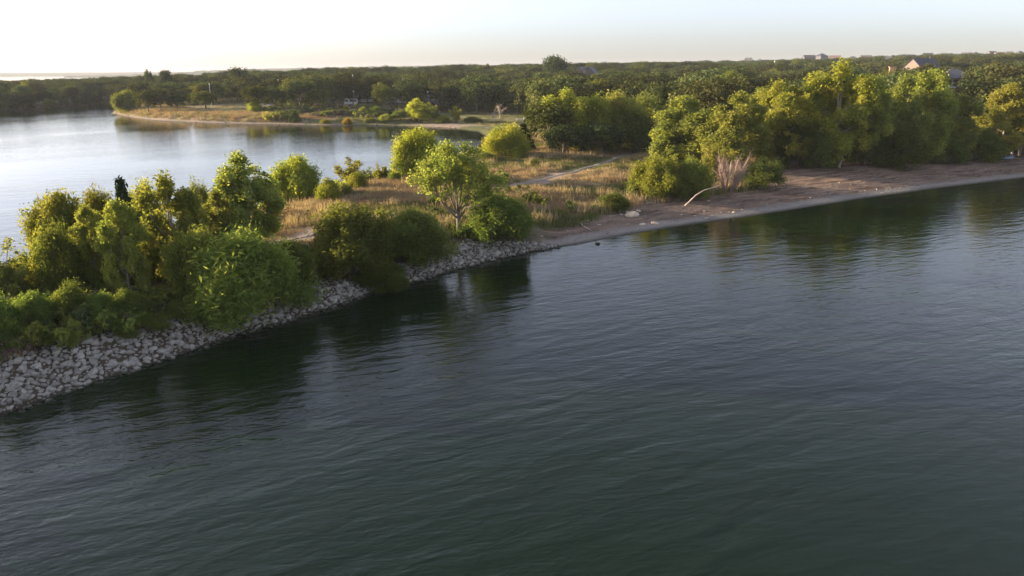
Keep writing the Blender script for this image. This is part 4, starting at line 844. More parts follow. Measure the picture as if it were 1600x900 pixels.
rng, x, y, z, d, dn, db = field(9000, -10, 260, 105, 330, 37)      # undergrowth below the grove and along the edge of the woods
k = (rng.random(x.size) < .55) & (dn > 19) & (inside(WOODS, x, y) | (x > 58)) & (np.hypot(x, y) < 300)
x, y, z = [q[k] for q in (x, y, z)]; n = len(x); u = rng.random(n); s = 1.2 + 1.6 * rng.random(n)
scatter('undergrowth', np.stack([x, y, z], 1), np.stack([s, s, s], 1), np.stack([x * 0, x * 0, u * 60], 1), np.where(u < 2, 0, 1), weeds, ('shaded undergrowth below the trees of the right hand grove', 'undergrowth'))

rng, x, y, z, d, dn, db = field(14000, -100, -24, 215, 350, 57)      # scrub on the slope below the camp ground
k = (db > 11) & (db < 60) & (fbm(x * .12, y * .12, 8, 3) > .60) & (d > 0) & (y > 205)
x, y, z, db = [q[k] for q in (x, y, z, db)]; n = len(x); u = rng.random(n); s = .7 + 1.1 * rng.random(n)
scatter('bank_scrub', np.stack([x, y, z], 1), np.stack([s, s, s * .9], 1), np.stack([x * 0, x * 0, u * 60], 1), np.where(u < .3, 0, np.where(u < .75, 2, 3)), weeds, ('low dark scrub on the slope between the far beach and the camp ground', 'scrub'))

# ------------------------------------------------------------------ stones
def rock_mesh(seed, flat=.65, mat=None, sub=2):
    import bmesh
    bm = bmesh.new(); bmesh.ops.create_icosphere(bm, subdivisions=sub, radius=.5); r = np.random.default_rng(seed)
    pl = [(Vector(v), .30 + .17 * r.random()) for v in rand_dirs(r, 11)]
    for v in bm.verts:
        for nrm, dd in pl:
            q = v.co.dot(nrm)
            if q > dd: v.co -= nrm * (q - dd)
        v.co *= 1.18; v.co.z *= flat; v.co += Vector(r.normal(size=3) * .012)
    me = bpy.data.meshes.new('stone'); bm.to_mesh(me); bm.free(); me.materials.append(mat or M['stone']); return me
ROCKS = [rock_mesh(s, .55 + .25 * (s % 3) / 2, sub=1 if s % 2 else 2) for s in range(10)]
def riprap():
    rng = np.random.default_rng(77); sp = .25
    gx, gy = np.meshgrid(np.arange(-34, 5, sp), np.arange(22, 73, sp)); gx = gx.ravel() + (rng.random(gx.size) - .5) * sp * .9; gy = gy.ravel() + (rng.random(gy.size) - .5) * sp * .9
    z, d, dn, db = ground(gx, gy, True)
    # how far up the bank the stones reach, along the shore
    top = np.interp(gx, [-30, -25, -21, -18.5, -17, -14, -12, -9, -7, -5, -2, 1, 4], [4.3, 3.9, 3.3, 3.0, 2.7, 2.7, 2.6, 2.6, 3.0, 3.4, 3.0, 1.9, 1.0])
    k = (dn < top + (fbm(gx * .6, gy * .6, 3) - .5) * 1.6) & ((d > -.55)) & (gy < 71) & (d < 6)
    gx, gy, z, d, dn, top = [q[k] for q in (gx, gy, z, d, dn, top)]
    size = (.15 + .34 * rng.random(len(gx)) ** 2.6) * (1 - .3 * (dn / top > .85)); size[dn < .5] *= .9
    z = z + size * .12
    D = np.hypot(gx, gy); A = np.degrees(np.arctan2(gx, gy)); inview = (A > -38.5) & (d > -.1)
    order = np.argsort(np.where(inview, -size / D, 1)); pick = order[:300]; restk = np.setdiff1d(np.arange(len(gx)), pick)
    root = empty('stone_bank', (-14, 50, 0)); tag(root, kind='structure')
    for i in pick:
        o = bpy.data.objects.new('stone', ROCKS[int(rng.integers(10))]); link(o, root); s = size[i]
        o.location = (gx[i] + 14, gy[i] - 50, z[i]); o.rotation_euler = (rng.normal() * .35, rng.normal() * .35, rng.random() * 6.28); o.scale = (s * 1.15, s * (.8 + .4 * rng.random()), s)
    s = size[restk]; n = len(s)
    rest = scatter('small_stones', np.stack([gx[restk] + 14, gy[restk] - 50, z[restk]], 1), np.stack([s * 1.15, s * (.8 + .4 * rng.random(n)), s], 1), np.stack([rng.normal(size=n) * .35, rng.normal(size=n) * .35, rng.random(n) * 6.28], 1), rng.integers(0, 10, n), ROCKS, parent=root)
riprap()

# pebbles of the gravel beach
rng, x, y, z, d, dn, db = field(30000, 0, 110, 62, 145, 47)
k = (d > -.35) & (dn < 2.6) & (d < 4); x, y, z = x[k], y[k], z[k]; n = len(x); s = .05 + .13 * rng.random(n) ** 3
scatter('beach_gravel', np.stack([x, y, z + s * .2], 1), np.stack([s, s, s], 1), np.stack([x * 0, x * 0, x * 9], 1), rng.integers(0, 10, n), ROCKS, ('pale gravel along the waterline of the beach', 'gravel'))
rng, x, y, z, d, dn, db = field(9000, 0, 110, 62, 150, 48)
k = (dn > 2.6) & (dn < 9) & (d > 0) & (d < 10) & (rng.random(x.size) < .13); x, y, z = x[k], y[k], z[k]; n = len(x); s = .08 + .18 * rng.random(n) ** 3
scatter('scattered_pebbles', np.stack([x, y, z + s * .2], 1), np.stack([s, s, s], 1), np.stack([x * 0, x * 0, x * 9], 1), rng.integers(0, 10, n), ROCKS, ('small pale pebbles strewn over the dark soil of the beach', 'pebbles'))
# shoreline stones of the far bank
rng, x, y, z, d, dn, db = field(12000, -200, 30, 210, 330, 49)
k = (db < 3.0) & (d > -.2) & (rng.random(x.size) < .35) & (y > 208); x, y, z = x[k], y[k], z[k]; n = len(x); s = .2 + .5 * rng.random(n) ** 3
scatter('far_bank_stones', np.stack([x, y, z + s * .2], 1), np.stack([s, s, s], 1), np.stack([x * 0, x * 0, x * 9], 1), rng.integers(0, 10, n), ROCKS, ('pale stones strewn along the far shoreline', 'stones'))
# specks of foam and seed fluff adrift
rng = np.random.default_rng(5); n = 420; cxy = rng.normal(size=(n, 2)) * np.array([1.6, 1.0]) + np.array([[0, 14.5], [-1.2, 17.5], [2.8, 15.5], [-5, 15]])[rng.integers(0, 4, n)]
M['foam'] = plain('foam', (.7, .72, .68), .6, .1)
fm = MB(); fm.box((0, 0, .005), (.03, .02, .02), .4); s = .4 + .9 * rng.random(n)
scatter('floating_specks', np.column_stack([cxy, np.full(n, .0)]), np.stack([s, s, s], 1), np.stack([s * 0, s * 0, s * 40], 1), np.zeros(n), [fm.mesh('speck', M['foam'])], ('tiny pale specks drifting on the dark near water', 'foam'))

sm = MB(); sm.tube([(-.5, 0, 0), (-.1, .06, .03), (.5, -.03, .02)], [.035, .03, .012], 5); sm.tube([(0, .04, .02), (.25, .25, .05)], [.02, .008], 4)
rng, x, y, z, d, dn, db = field(60000, 0, 110, 62, 150, 58)
wl_ = fbm(x * .12, y * .12, 88, 2) * 2.5
k = (d > 0) & (d < 12) & (dn < 11) & ((np.abs(dn - 1.9 - wl_) < .22) | (np.abs(dn - 4.6 - wl_) < .3)) & (rng.random(x.size) < .3) | ((d > 0) & (dn > 1) & (dn < 10) & (d < 12) & (rng.random(x.size) < .006))
x, y, z = x[k], y[k], z[k]; n = len(x); s = .25 + .7 * rng.random(n) ** 2
scatter('wrack_sticks', np.stack([x, y, z + .02], 1), np.stack([s, s, s], 1), np.stack([x * 0, x * 0, rng.normal(size=n) * .5 + .5], 1), (rng.random(n) < .3).astype(int), [sm.mesh('stick', M['bark']), sm.mesh('stick', M['driftwood'])], ('broken twigs left in lines along the beach', 'driftwood'))

BOUL = [rock_mesh(200 + s, .6, M['boulder'], 2) for s in range(4)]
def boulder(x, y, s, label, k=0, group=None, rz=.4, fl=1.0):
    o = link(bpy.data.objects.new('boulder', BOUL[k])); o.location = (x, y, gz(x, y) + s * .12 * fl); o.scale = (s, s * .8, s * fl); o.rotation_euler = (.1, -.1, rz)
    tag(o, label, 'rock', group)
boulder(14.21, 83.18, 1.55, 'largest tan boulder lying on the dark beach', 0, fl=.8)
boulder(13.93, 84.84, .7, 'small flat boulder touching the back left of the largest one', 1, rz=1.2, fl=.5)
boulder(15.26, 85.43, .75, 'small grey boulder just behind the largest one', 2, rz=2.2, fl=.6)
for (x, y), s, k in (((14.82, 79.75), .75, 0), ((16.40, 80.40), .95, 1), ((20.37, 84.71), .45, 2), ((21.91, 84.42), .45, 3), ((23.12, 83.75), .5, 0), ((27.24, 86.89), .5, 1), ((27.21, 96.60), .5, 2), ((25.55, 92.25), .55, 3), ((12.89, 83.45), .5, 1), ((9.76, 78.67), .4, 0), ((6.04, 75.75), .35, 2), ((3.05, 72.07), .4, 3)):
    boulder(x, y, s, 'small pale stone lying loose on the beach soil', k, 'loose pale stones on the beach', rz=s * 9, fl=.6)
dark = rock_mesh(300, .7, plain('wet_rock', (.03, .032, .02), .5, .2), 2)
o = link(bpy.data.objects.new('boulder', dark)); o.location = (8.82, 71.71, .05); o.scale = (.5, .4, .35); tag(o, 'dark wet rock standing in the shallow water off the beach', 'rock')

# driftwood
def log(name, pts, r, label, twigs=()):
    mb = MB(); P_s = [Vector((p[0], p[1], gz(p[0], p[1]) + p[2])) for p in pts]; base = P_s[0].copy(); fine = []
    for k in range(len(P_s) - 1):
        for q in range(3): fine.append(P_s[k].lerp(P_s[k + 1], q / 3) - base)
    fine.append(P_s[-1] - base); n = len(fine)
    mb.tube(fine, [r * (1 - .65 * k / (n - 1)) * (1 + .15 * math.sin(k * 2.1)) for k in range(n)], 8)
    for (at, dx, dy, dz, rr) in twigs: p = fine[int(at * (n - 1))]; mb.tube([p, p + Vector((dx, dy, dz)) * .5 + Vector((0, 0, .05)), p + Vector((dx, dy, dz))], [rr, rr * .8, rr * .3], 6)
    o = mb.build(name, M['driftwood'], None, True); o.location = base; tag(o, label, 'driftwood')
log('driftwood_branch', [(7.09, 79.30, .12), (7.64, 78.91, .16), (8.06, 77.35, .10), (8.71, 76.17, .06)], .11, 'forked pale branch lying on the dark beach left of the boulder', ((.55, .1, -1.1, -.03, .05), (.35, 1.2, .7, .05, .05), (.5, .8, -.2, .1, .03)))
log('driftwood_branch', [(3.51, 79.61, .1), (4.07, 80.87, .12), (4.77, 81.58, .1)], .12, 'short pale log at the grass edge beside the dark willow mound')
log('driftwood_branch', [(21.70, 88.87, .0), (22.38, 89.05, .65), (23.02, 89.03, 1.35), (24.03, 89.19, 2.0), (25.26, 89.55, 2.35), (26.19, 89.72, 2.7)], .105, 'long bleached branch arching up from the beach beside the willow bush', ((.9, .3, .2, -.35, .05), (.95, .5, .1, .1, .04)))
log('driftwood_branch', [(93.14, 133.98, .1), (92.74, 132.00, .15), (92.43, 130.66, .05)], .14, 'pale driftwood stick on the sand right of the small boat')
def pale_stump():
    x, y = (55.02, 120.97); o = empty('tree_stump', (x, y, gz(x, y))); tag(o, 'pale forked stump at the back of the beach in the dark shade', 'stump')
    mb = MB(); mb.tube([(0, 0, -.2), (-.05, 0, .7), (-.25, 0, 1.3), (-.2, .1, 2.1)], [.28, .2, .13, .08], 8); mb.build('trunk', M['driftwood'], o, True)
    mb = MB(); mb.tube([(.05, 0, .6), (.4, 0, 1.3), (.42, .1, 2.3)], [.16, .14, .07], 8); mb.build('branch', M['driftwood'], o, True)
pale_stump()
for (x, y), lb in (((47.08, 121.85), 'left one of two small dry plants tinted orange as if sunlit at the back of the beach'), ((47.93, 121.53), 'right one of two small dry plants tinted orange as if sunlit at the back of the beach'), ((53.77, 121.58), 'dry plant tinted orange as if sunlit, left of the pale forked stump')):
    plant('twigs', 0, x, y, gz(x, y) + 1.5, 1.3, .4, (2.0, 1.1, .6), lb)  # orange tint stands in for low sun on these plants
o = None
x, y = (18.30, 150.23); mb = MB(); mb.box((0, 0, .8), (.28, .12, 1.7)); mb.box((0, 0, 1.68), (.34, .16, .08)); o = mb.build('marker_post', plain('weathered_wood_orange', (.45, .28, .18))); o.location = (x, y, gz(x, y)); tag(o, 'weathered orange brown marker post in the meadow before the thicket', 'post')

# ------------------------------------------------------------------ small boat on the sand
def small_boat():
    x, y = (91.42, 133.36); o = empty('small_boat', (x, y, gz(x, y) + .05), .12); tag(o, 'small pale blue boat pulled up on the sand at the right', 'boat')
    m_h = plain('boat_hull_blue', (.28, .40, .50), .35, .05); m_d = plain('boat_deck_white', (.62, .68, .72), .4, .05); m_k = plain('boat_dark_trim', (.02, .03, .05), .5, .1)
    st = [(-1.25, .42, .12, .5), (-.6, .5, .04, .48), (.2, .5, 0, .5), (.9, .36, .05, .55), (1.35, .04, .22, .62)]
    V = []; 
    for sx, w, zb, zt in st: V += [(sx, -w, zt), (sx, -w * .75, zb + .1), (sx, 0, zb), (sx, w * .75, zb + .1), (sx, w, zt)]
    F_ = []
    for i in range(len(st) - 1):
        for j in range(4): a = i * 5 + j; F_.append((a, a + 1, a + 6, a + 5))
    F_.append((0, 1, 2, 3, 4)); mb = MB(); mb.add(V, F_); mb.build('hull', m_h, o)
    mb = MB(); V2 = []
    for sx, w, zb, zt in st: V2 += [(sx, -w * .96, zt - .015), (sx, 0, zt + .03), (sx, w * .96, zt - .015)]
    mb.add(V2, [(i * 3 + j, i * 3 + j + 3, i * 3 + j + 4, i * 3 + j + 1) for i in range(4) for j in range(2)]); mb.build('deck', m_d, o)
    mb = MB(); mb.box((-.4, 0, .62), (.95, .34, .22), 0, 0, .85); mb.build('seat', m_k, o)
    mb = MB(); mb.tube([(.35, 0, .5), (.2, 0, .95)], [.07, .05], 8); mb.tube([(.2, -.3, .95), (.2, .3, .95)], .03, 6); mb.build('handlebar', m_k, o)
    mb = MB(); pts = [(sx, -w - .02, zt) for sx, w, zb, zt in st] + [(sx, w + .02, zt) for sx, w, zb, zt in st[::-1]]; mb.tube(pts, .035, 6); mb.build('gunwale', m_k, o)
    x, y = (94.96, 137.45); mb = MB(); mb.tube([(0, 0, 0), (.02, 0, .35), (.03, 0, .75), (0, 0, .98)], [.2, .22, .2, .08], 10); b = mb.build('dry_bag', plain('pale_cloth', (.5, .48, .52)), None, True); b.location = (x, y, gz(x, y)); tag(b, 'upright pale bundle just behind the small boat', 'bag')
    x, y = (92.63, 137.24); c = empty('cool_box', (x, y, gz(x, y)), .3); tag(c, 'dark box with white lid on the sand left of the small boat', 'cool box')
    mb = MB(); mb.box((0, 0, .2), (.7, .45, .4)); mb.build('box', m_k, c); mb = MB(); mb.box((0, 0, .44), (.74, .49, .08), 0, 0, .94); mb.build('lid', m_d, c)
    mb = MB(); mb.tube([(-.36, 0, .3), (-.46, 0, .5), (.46, 0, .5), (.36, 0, .3)], .02, 6); mb.build('handle', m_d, c)
small_boat()

# ------------------------------------------------------------------ houses
def panes_wall(o, pts, wmat, gmat):
    pass
M['glass'] = plain('window_glass', (.04, .05, .06), .12, .1); M['white'] = plain('white_trim', (.72, .69, .65), .6, .06)
def roof_mat(name, c): return plain(name, c, .9, .25, 6, bump=.02)
def house(x, y, z, w, d, h, rz, wall, roof, rh, label, style='gable', chimney=None, windows=3, name='house', group=None, ov=.5):
    o = empty(name, (x, y, z), rz); tag(o, label, 'house', group)
    mb = MB(); mb.box((0, 0, h / 2 - .5), (w, d, h + 1))
    if style == 'gable': mb.add([(-w / 2, -d / 2, h), (-w / 2, d / 2, h), (-w / 2, 0, h + rh), (w / 2, -d / 2, h), (w / 2, d / 2, h), (w / 2, 0, h + rh)], [(0, 2, 1), (3, 4, 5)])
    mb.build('wall', wall, o)
    mb = MB(); t = .22; W, D_2 = w / 2 + ov, d / 2 + ov; e = h - rh * ov / (d / 2) * .6
    if style == 'gable':
        vs = [(-W, -D_2, e), (W, -D_2, e), (W, 0, h + rh + .05), (-W, 0, h + rh + .05), (-W, D_2, e), (W, D_2, e)]
        mb.add(vs + [(a, b, c + t) for a, b, c in vs], [(0, 1, 2, 3), (3, 2, 5, 4), (6, 9, 8, 7), (9, 10, 11, 8), (0, 6, 7, 1), (4, 5, 11, 10), (0, 3, 9, 6), (3, 4, 10, 9), (1, 7, 8, 2), (2, 8, 11, 5)])
    else:
        rl = max(.3, w / 2 - d / 2); vs = [(-W, -D_2, e), (W, -D_2, e), (W, D_2, e), (-W, D_2, e)]
        top = [(-rl, 0, h + rh), (rl, 0, h + rh)]
        lo = [(a, b, c + t) for a, b, c in vs]
        mb.add(vs + lo + top, [(0, 3, 2, 1), (0, 1, 5, 4), (1, 2, 6, 5), (2, 3, 7, 6), (3, 0, 4, 7), (4, 5, 9, 8), (5, 6, 9), (6, 7, 8, 9), (7, 4, 8)])
    rf = mb.build('roof', roof, o)
    if chimney:
        cx, cy, ch, cs, cm = chimney; mb = MB(); mb.box((cx, cy, h + rh * .3 + ch / 2), (cs, cs * .8, ch + rh * .8)); mb.box((cx, cy, h + rh * .3 + ch / 2 + (ch + rh * .8) / 2 + .1), (cs * 1.25, cs, .22)); mb.build('chimney', cm, rf)
    for k in range(windows):
        wx = -w / 2 + w * (k + .5) / windows
        mb = MB(); mb.box((wx, -d / 2 - .03, h * .55), (1.5, .1, 1.7)); f_ = mb.build('window', M['white'], o)
        mb = MB(); mb.box((wx, -d / 2 - .09, h * .55), (1.2, .06, 1.4)); mb.build('pane', M['glass'], f_)
    return o
tanw = plain('stucco_tan', (.20, .155, .13), .9, .1, 1); brick = plain('brick_orange', (.48, .27, .17), .9, .15, 8); white_w = plain('painted_siding', (.70, .66, .60), .8, .05); cream = plain('cream_render', (.42, .36, .29), .85, .08)
slate = roof_mat('dark_slate_roof', (.045, .052, .075)); brownr = roof_mat('brown_shingle_roof', (.24, .16, .115)); greyr = roof_mat('grey_shingle_roof', (.11, .11, .125)); darkr = roof_mat('dark_shingle_roof', (.06, .055, .06))
house(211.3, 385, 9.8, 17, 12, 6.8, 0.5, tanw, slate, 5.5, 'brown stucco house with steep dark gabled roof rising above the grove', chimney=(7.5, 1, 2.5, 1.0, darkr), windows=3)
house(163.8, 320, 5, 14, 9, 5.0, -0.3, tanw, greyr, 3.2, 'house with a tall orange brick chimney just above the cottonwoods', chimney=(-1, -2, 5.6, 2.4, brick), windows=3)
house(227.0, 400, 8.5, 10, 9, 5, -0.4, cream, darkr, 3.5, 'small cream gabled wing behind the brown stucco house', windows=2)
house(215.6, 620, 13, 18, 12, 5.5, 0.3, tanw, brownr, 4.2, 'house with broad brown shingle roof and pale chimney among trees on the right', chimney=(3, 0, 2.5, 1.2, cream), style='hip', windows=3)
house(226.6, 600, 12.5, 8, 8, 6, 0.6, cream, brownr, 3.5, 'small brown gable right of the broad brown roof', windows=1)
house(45.5, 430, 8.5, 9, 9, 6.5, 1.2, tanw, greyr, 4.0, 'grey gabled roof right one of two poking out of the wood near the skyline', windows=2)
house(39.9, 425, 8.5, 9, 9, 6.5, 1.2, tanw, greyr, 4.0, 'grey gabled roof left one of two poking out of the wood near the skyline', windows=2)
house(210.7, 330, 7.5, 26, 9, 3.2, 0.05, cream, greyr, 1.4, 'long low pale building among trees right of the raised porch', style='hip', windows=6)
house(200.3, 290, 6, 11, 9, 6.5, -0.5, cream, darkr, 3.6, 'pale yellow gabled house cut by the right edge of the picture', windows=2)
house(198.9, 420, 7.5, 14, 10, 5.5, 0.3, tanw, darkr, 3.4, 'dark roofed house left of the brick chimney house', style='hip', windows=3)
house(248.8, 560, 12, 16, 11, 5.5, 0.1, tanw, darkr, 3.6, 'dark hipped roof among trees above the tallest cottonwood', style='hip', windows=3)
house(354.0, 1120, 24, 9, 10, 6.5, -0.56, white_w, greyr, 3.8, 'first pale house from the left on the right hand skyline', style='gable', windows=3, group='houses on the right hand ridge')
house(381.2, 1150, 24, 11, 10, 5.5, -0.57, cream, greyr, 3.8, 'second small pale house from the left on the right hand skyline', style='hip', windows=3, group='houses on the right hand ridge')
house(428.2, 1080, 25, 15, 12, 8, -0.14, greyr, darkr, 3.8, 'white house on the skyline left of the large grey mansion', style='gable', windows=3, group='houses on the right hand ridge')
house(458.1, 1110, 28, 15, 12, 8, 0.42, greyr, slate, 3.8, 'large grey mansion standing highest on the skyline', style='hip', windows=3, group='houses on the right hand ridge')
house(456.5, 1060, 24, 15, 12, 8, -0.39, greyr, brownr, 3.8, 'grey house right of the large mansion on the skyline', style='gable', windows=3, group='houses on the right hand ridge')
house(454.6, 1000, 22, 15, 12, 8, -0.31, greyr, greyr, 3.8, 'low grey roofed house on the ridge below the mansion', style='hip', windows=3, group='houses on the right hand ridge')
house(379.3, 760, 20, 9, 10, 6.5, -0.4, cream, greyr, 3.8, 'white gabled house on the ridge, left one of a close pair', style='hip', windows=3, group='houses on the right hand ridge')
house(393.5, 775, 20.5, 13, 10, 6.5, 0.42, white_w, darkr, 3.8, 'white gabled house on the ridge, right one of a close pair', style='hip', windows=3, group='houses on the right hand ridge')
house(421.9, 800, 21, 9, 10, 6.5, -0.29, tanw, slate, 3.8, 'white house behind the brown stucco house', style='gable', windows=3, group='houses on the right hand ridge')
house(436.1, 815, 21, 9, 10, 6.5, 0.24, white_w, brownr, 3.8, 'tiny white house right behind the brown stucco house', style='hip', windows=3, group='houses on the right hand ridge')
house(643.2, 1100, 30, 9, 10, 5.5, -0.04, white_w, greyr, 3.8, 'brightest white house on the skyline above the raised porch', style='hip', windows=3, group='houses on the right hand ridge')
house(677.9, 1120, 30, 13, 10, 6.5, -0.69, cream, greyr, 3.8, 'white house second right of the brightest one on the skyline', style='gable', windows=3, group='houses on the right hand ridge')
house(648.1, 1050, 29, 13, 10, 6.5, 0.49, white_w, darkr, 3.8, 'pale brown house on the skyline right of the porch roof', style='hip', windows=3, group='houses on the right hand ridge')
house(702.5, 1100, 31, 11, 10, 6.5, 0.14, tanw, slate, 3.8, 'pinkish house on the skyline, left of the cream one', style='gable', windows=3, group='houses on the right hand ridge')
house(687.8, 1060, 30, 11, 10, 5.5, -0.37, white_w, brownr, 3.8, 'cream house on the skyline near the right edge', style='gable', windows=3, group='houses on the right hand ridge')
house(741.1, 1120, 32, 9, 10, 5.5, -0.64, white_w, greyr, 3.8, 'grey roofed house third from the right on the skyline', style='gable', windows=3, group='houses on the right hand ridge')
house(729.5, 1080, 31, 13, 10, 6.5, 0.28, cream, greyr, 3.8, 'white house second from the right on the skyline', style='hip', windows=3, group='houses on the right hand ridge')
house(756.2, 1100, 32, 13, 10, 5.5, -0.61, white_w, darkr, 3.8, 'pale house at the right end of the skyline', style='hip', windows=3, group='houses on the right hand ridge')
house(637.0, 1150, 30, 13, 10, 6.5, -0.31, tanw, slate, 3.8, 'brown roofed house on the skyline above the slate roof', style='gable', windows=3, group='houses on the right hand ridge')
house(528.4, 1120, 25, 15, 12, 8, -0.09, greyr, brownr, 3.8, 'grey house on the skyline right of the mansion group', style='gable', windows=3, group='houses on the right hand ridge')
def porch_house():
    """hip roofed wing with a raised screened porch facing the lake"""
    x, y, z = 173.7, 292.0, 5.8; o = empty('raised_porch_house', (x, y, z), -.12); tag(o, 'house wing with raised screened porch and dark hipped roof above the grove', 'house')
    w, d, f, h = 10.5, 8.0, 4.4, 3.2
    mb = MB(); mb.box((0, 3.2, f / 2 + h / 2), (w - .6, 1.6, f + h)); mb.box((3.2, -1, f / 2 - .3), (1.0, 1.0, f)); mb.build('wall', brick, o)
    mb = MB(); mb.box((0, -.4, f), (w, d, .45)); mb.build('deck', M['white'], o)
    for k in range(5): mb = MB(); mb.box((-w / 2 + .25 + (w - .5) * k / 4, -d / 2 - .2, f + .2 + h / 2), (.32, .32, h)); mb.build('post', brick if k in (0, 4) else cream, o)
    mb = MB(); mb.box((0, -d / 2 - .15, f + 1.15), (w - .6, .08, .1))
    for k in range(36): mb.box((-w / 2 + .4 + (w - .8) * k / 35, -d / 2 - .15, f + .7), (.05, .05, .9))
    mb.build('railing', darkr, o)
    for k in range(4): mb = MB(); mb.box((-w / 2 + .25 + (w - .5) * (k + .5) / 4, -d / 2 + 5.9, f + 1.6), (1.6, .12, 2.3)); mb.build('window', M['glass'], o)
    mb = MB(); W, D_3, e = w / 2 + .7, d / 2 + 1.0, f + h; vs = [(-W, -D_3, e), (W, -D_3, e), (W, D_3, e), (-W, D_3, e)]
    mb.add(vs + [(a, b, c + .25) for a, b, c in vs] + [(-2.2, 0, e + 3.6), (.4, 0, e + 3.6)], [(0, 3, 2, 1), (0, 1, 5, 4), (1, 2, 6, 5), (2, 3, 7, 6), (3, 0, 4, 7), (4, 5, 9, 8), (5, 6, 9), (6, 7, 8, 9), (7, 4, 8)])
    mb.build('roof', greyr, o)
    mb = MB(); mb.box((-w / 2 - 2.5, 2, (f + h) / 2), (5, 6, f + h)); mb.add([(-w / 2 - 5, -1, f + h), (-w / 2 - 5, 5, f + h), (-w / 2 - 2.5, 2, f + h + 2.6), (-w / 2, -1, f + h), (-w / 2, 5, f + h)], [(0, 3, 2), (1, 2, 4), (0, 2, 1), (3, 4, 2)]); mb.build('side_wing', brownr, o)
porch_house()


# ------------------------------------------------------------------ camp ground on the far bank
M['van_white'] = plain('camper_white', (.62, .62, .60), .4, .04); M['stripe'] = plain('camper_stripe', (.25, .20, .18), .5, .1); M['rubber'] = plain('tyre_rubber', (.02, .02, .02), .9, .1); M['metal'] = plain('galvanised_pole', (.32, .32, .31), .5, .1)
def camper(x, y, rz, L, label, col_=None):
    o = empty('camper_trailer', (x, y, gz(x, y)), rz); tag(o, label, 'camper'); body = col_ or M['van_white']
    V = []; prof = [(-L / 2, .55), (L / 2 - .5, .55), (L / 2, 1.3), (L / 2 - .1, 2.4), (L / 2 - .7, 2.95), (-L / 2 + .3, 2.95), (-L / 2, 2.5)]; n = len(prof)
    for sy in (-1.2, 1.2): V += [(a, sy, b) for a, b in prof]
    mb = MB(); mb.add(V, [tuple(range(n))[::1], tuple(range(2 * n - 1, n - 1, -1))] + [(k, n + k, n + (k + 1) % n, (k + 1) % n) for k in range(n)]); mb.build('body', body, o)
    for wx in (-L * .3, L * .02, L * .3):
        mb = MB(); mb.box((wx, -1.22, 2.0), (1.0, .06, .7)); mb.build('window', M['glass'], o)
    mb = MB(); mb.box((L * .17, -1.22, 1.6), (.7, .05, 1.9)); mb.build('door', M['stripe'], o)
    for wx in (-.45, .45):
        for sy in (-1.1, 1.1):
            mb = MB(); mb.tube([(wx, sy - .12, .35), (wx, sy + .12, .35)], .35, 12); mb.build('wheel', M['rubber'], o)
    mb = MB(); mb.tube([(-L / 2 - 1.2, 0, .5), (-L / 2, 0, .6)], .08, 6); mb.tube([(-L / 2 - 1.1, 0, 0), (-L / 2 - 1.1, 0, .6)], .05, 6); mb.build('drawbar', M['metal'], o)
def pickup(x, y, rz, label, paint):
    o = empty('parked_truck', (x, y, gz(x, y)), rz); tag(o, label, 'truck')
    prof = [(-2.7, .5), (2.6, .5), (2.7, .9), (2.5, 1.15), (1.3, 1.25), (.6, 1.85), (-.8, 1.88), (-1.0, 1.25), (-2.7, 1.2)]; n = len(prof); V = []
    for sy in (-.95, .95): V += [(a, sy * (1 if b < 1.3 else .82), b) for a, b in prof]
    mb = MB(); mb.add(V, [tuple(range(n)), tuple(range(2 * n - 1, n - 1, -1))] + [(k, n + k, n + (k + 1) % n, (k + 1) % n) for k in range(n)]); mb.build('body', paint, o)
    mb = MB(); mb.box((-.1, -.86, 1.52), (1.3, .06, .42)); mb.box((-.1, .86, 1.52), (1.3, .06, .42)); mb.build('window', M['glass'], o)
    for wx in (-1.7, 1.7):
        for sy in (-.88, .88): mb = MB(); mb.tube([(wx, sy - .12, .38), (wx, sy + .12, .38)], .38, 12); mb.build('wheel', M['rubber'], o)
camper(-78.21, 321.06, 1.3, 6.5, 'white camper seen end on between oaks at the left of the camp ground')
camper(-67.16, 310.89, .12, 5.5, 'low white camper beside the park road, second from the left')
camper(-61.62, 326.05, .05, 8.5, 'long white camper half hidden by trees at the middle of the camp ground')
camper(-51.73, 318.75, 1.1, 6.5, 'tan fronted camper left of the white truck', plain('camper_tan', (.40, .30, .25), .5, .1))
camper(-36.71, 325.28, .1, 6.5, 'white camper behind the sunlit beach tree')
pickup(-48.36, 322.17, .2, 'white pickup truck parked right of the tan fronted camper', M['van_white'])
pickup(-32.92, 326.49, .3, 'pale grey truck parked at the right side of the camp ground', plain('truck_grey', (.45, .47, .5), .35, .05))
def lamp(x, y, h, label, globe=True):
    q_ = .4 if h < 7 else .16; o = empty('lamp_post', (x, y, gz(x, y))); tag(o, label, 'lamp post'); mb = MB(); mb.tube([(0, 0, 0), (0, 0, h)], [.10, .06], 8); mb.build('pole', M['metal'], o)
    mb = MB(); mb.tube([(0, 0, h), (0, 0, h + .25), (0, 0, h + .7), (0, 0, h + .85)], [.15, q_, q_, .12], 10); mb.build('lantern', M['van_white'], o)
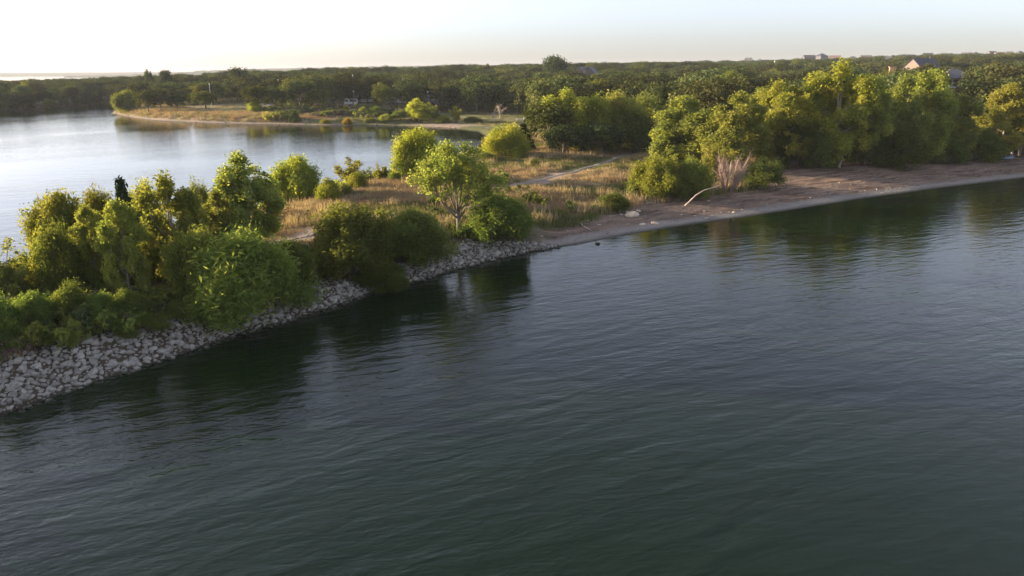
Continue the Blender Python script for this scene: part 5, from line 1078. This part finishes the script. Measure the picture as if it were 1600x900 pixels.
for (x, y), h, lb in (((-65.06, 307.25), 5.5, 'lamp post above the low white camper'), ((-34.97, 311.72), 5.6, 'left one of two lamp posts at the right of the camp ground'), ((-30.67, 317.52), 5.6, 'right one of two lamp posts at the right of the camp ground'), ((-129.33, 319.58), 8.5, 'tall pale pole over the trees at the left of the far bank'), ((-107.46, 344.77), 9.5, 'tall pale pole right of the large forward oak'), ((-47.31, 326.61), 9.5, 'tall pale pole above the white pickup truck'), ((-72.51, 343.15), 11, 'pale pole in the wood above the low camper')):
    lamp(x, y, h, lb)
def grill(x, y, label):
    o = empty('park_grill', (x, y, gz(x, y))); tag(o, label, 'grill post'); mb = MB(); mb.box((0, 0, .45), (.2, .2, .9)); mb.build('post', M['metal'], o)
    mb = MB(); mb.box((0, 0, 1.1), (.7, .5, .45)); mb.build('fire_box', cream, o)
grill(*(-117.33, 291.75), 'pale park grill on the golden slope of the far bank'); grill(*(-87.93, 286.69), 'pale park grill at the left end of the park road')
def picnic_table(x, y, rz, label):
    o = empty('picnic_table', (x, y, gz(x, y)), rz); tag(o, label, 'picnic table'); g = plain('table_grey', (.5, .5, .52), .7, .1)
    mb = MB(); mb.box((0, 0, .75), (2.4, .8, .07)); mb.build('table_top', g, o)
    for sy in (-.75, .75): mb = MB(); mb.box((0, sy, .45), (2.4, .28, .06)); mb.build('bench', g, o)
    for sx in (-.8, .8): mb = MB(); mb.box((sx, 0, .36), (.1, .7, .72)); mb.box((sx, 0, .38), (.1, 1.6, .08)); mb.build('leg', M['metal'], o)
picnic_table(*(2.85, 244.87), .1, 'left one of two grey picnic tables on the far lawn'); picnic_table(*(5.04, 247.37), .15, 'right one of two grey picnic tables on the far lawn')

# ------------------------------------------------------------------ haze: one closed box of thin air round everything
def haze():
    mb = MB(); mb.box((0, 0, 33.5), (19000, 19600, 75)); m, t, out = nt('thin_haze'); v = N(t, 'ShaderNodeVolumePrincipled'); v.inputs['Color'].default_value = (.80, .86, .95, 1); v.inputs['Density'].default_value = .00009; v.inputs['Anisotropy'].default_value = .0
    t.links.new(v.outputs[0], out.inputs['Volume']); o = mb.build('haze', m); tag(o, kind='stuff')
haze()
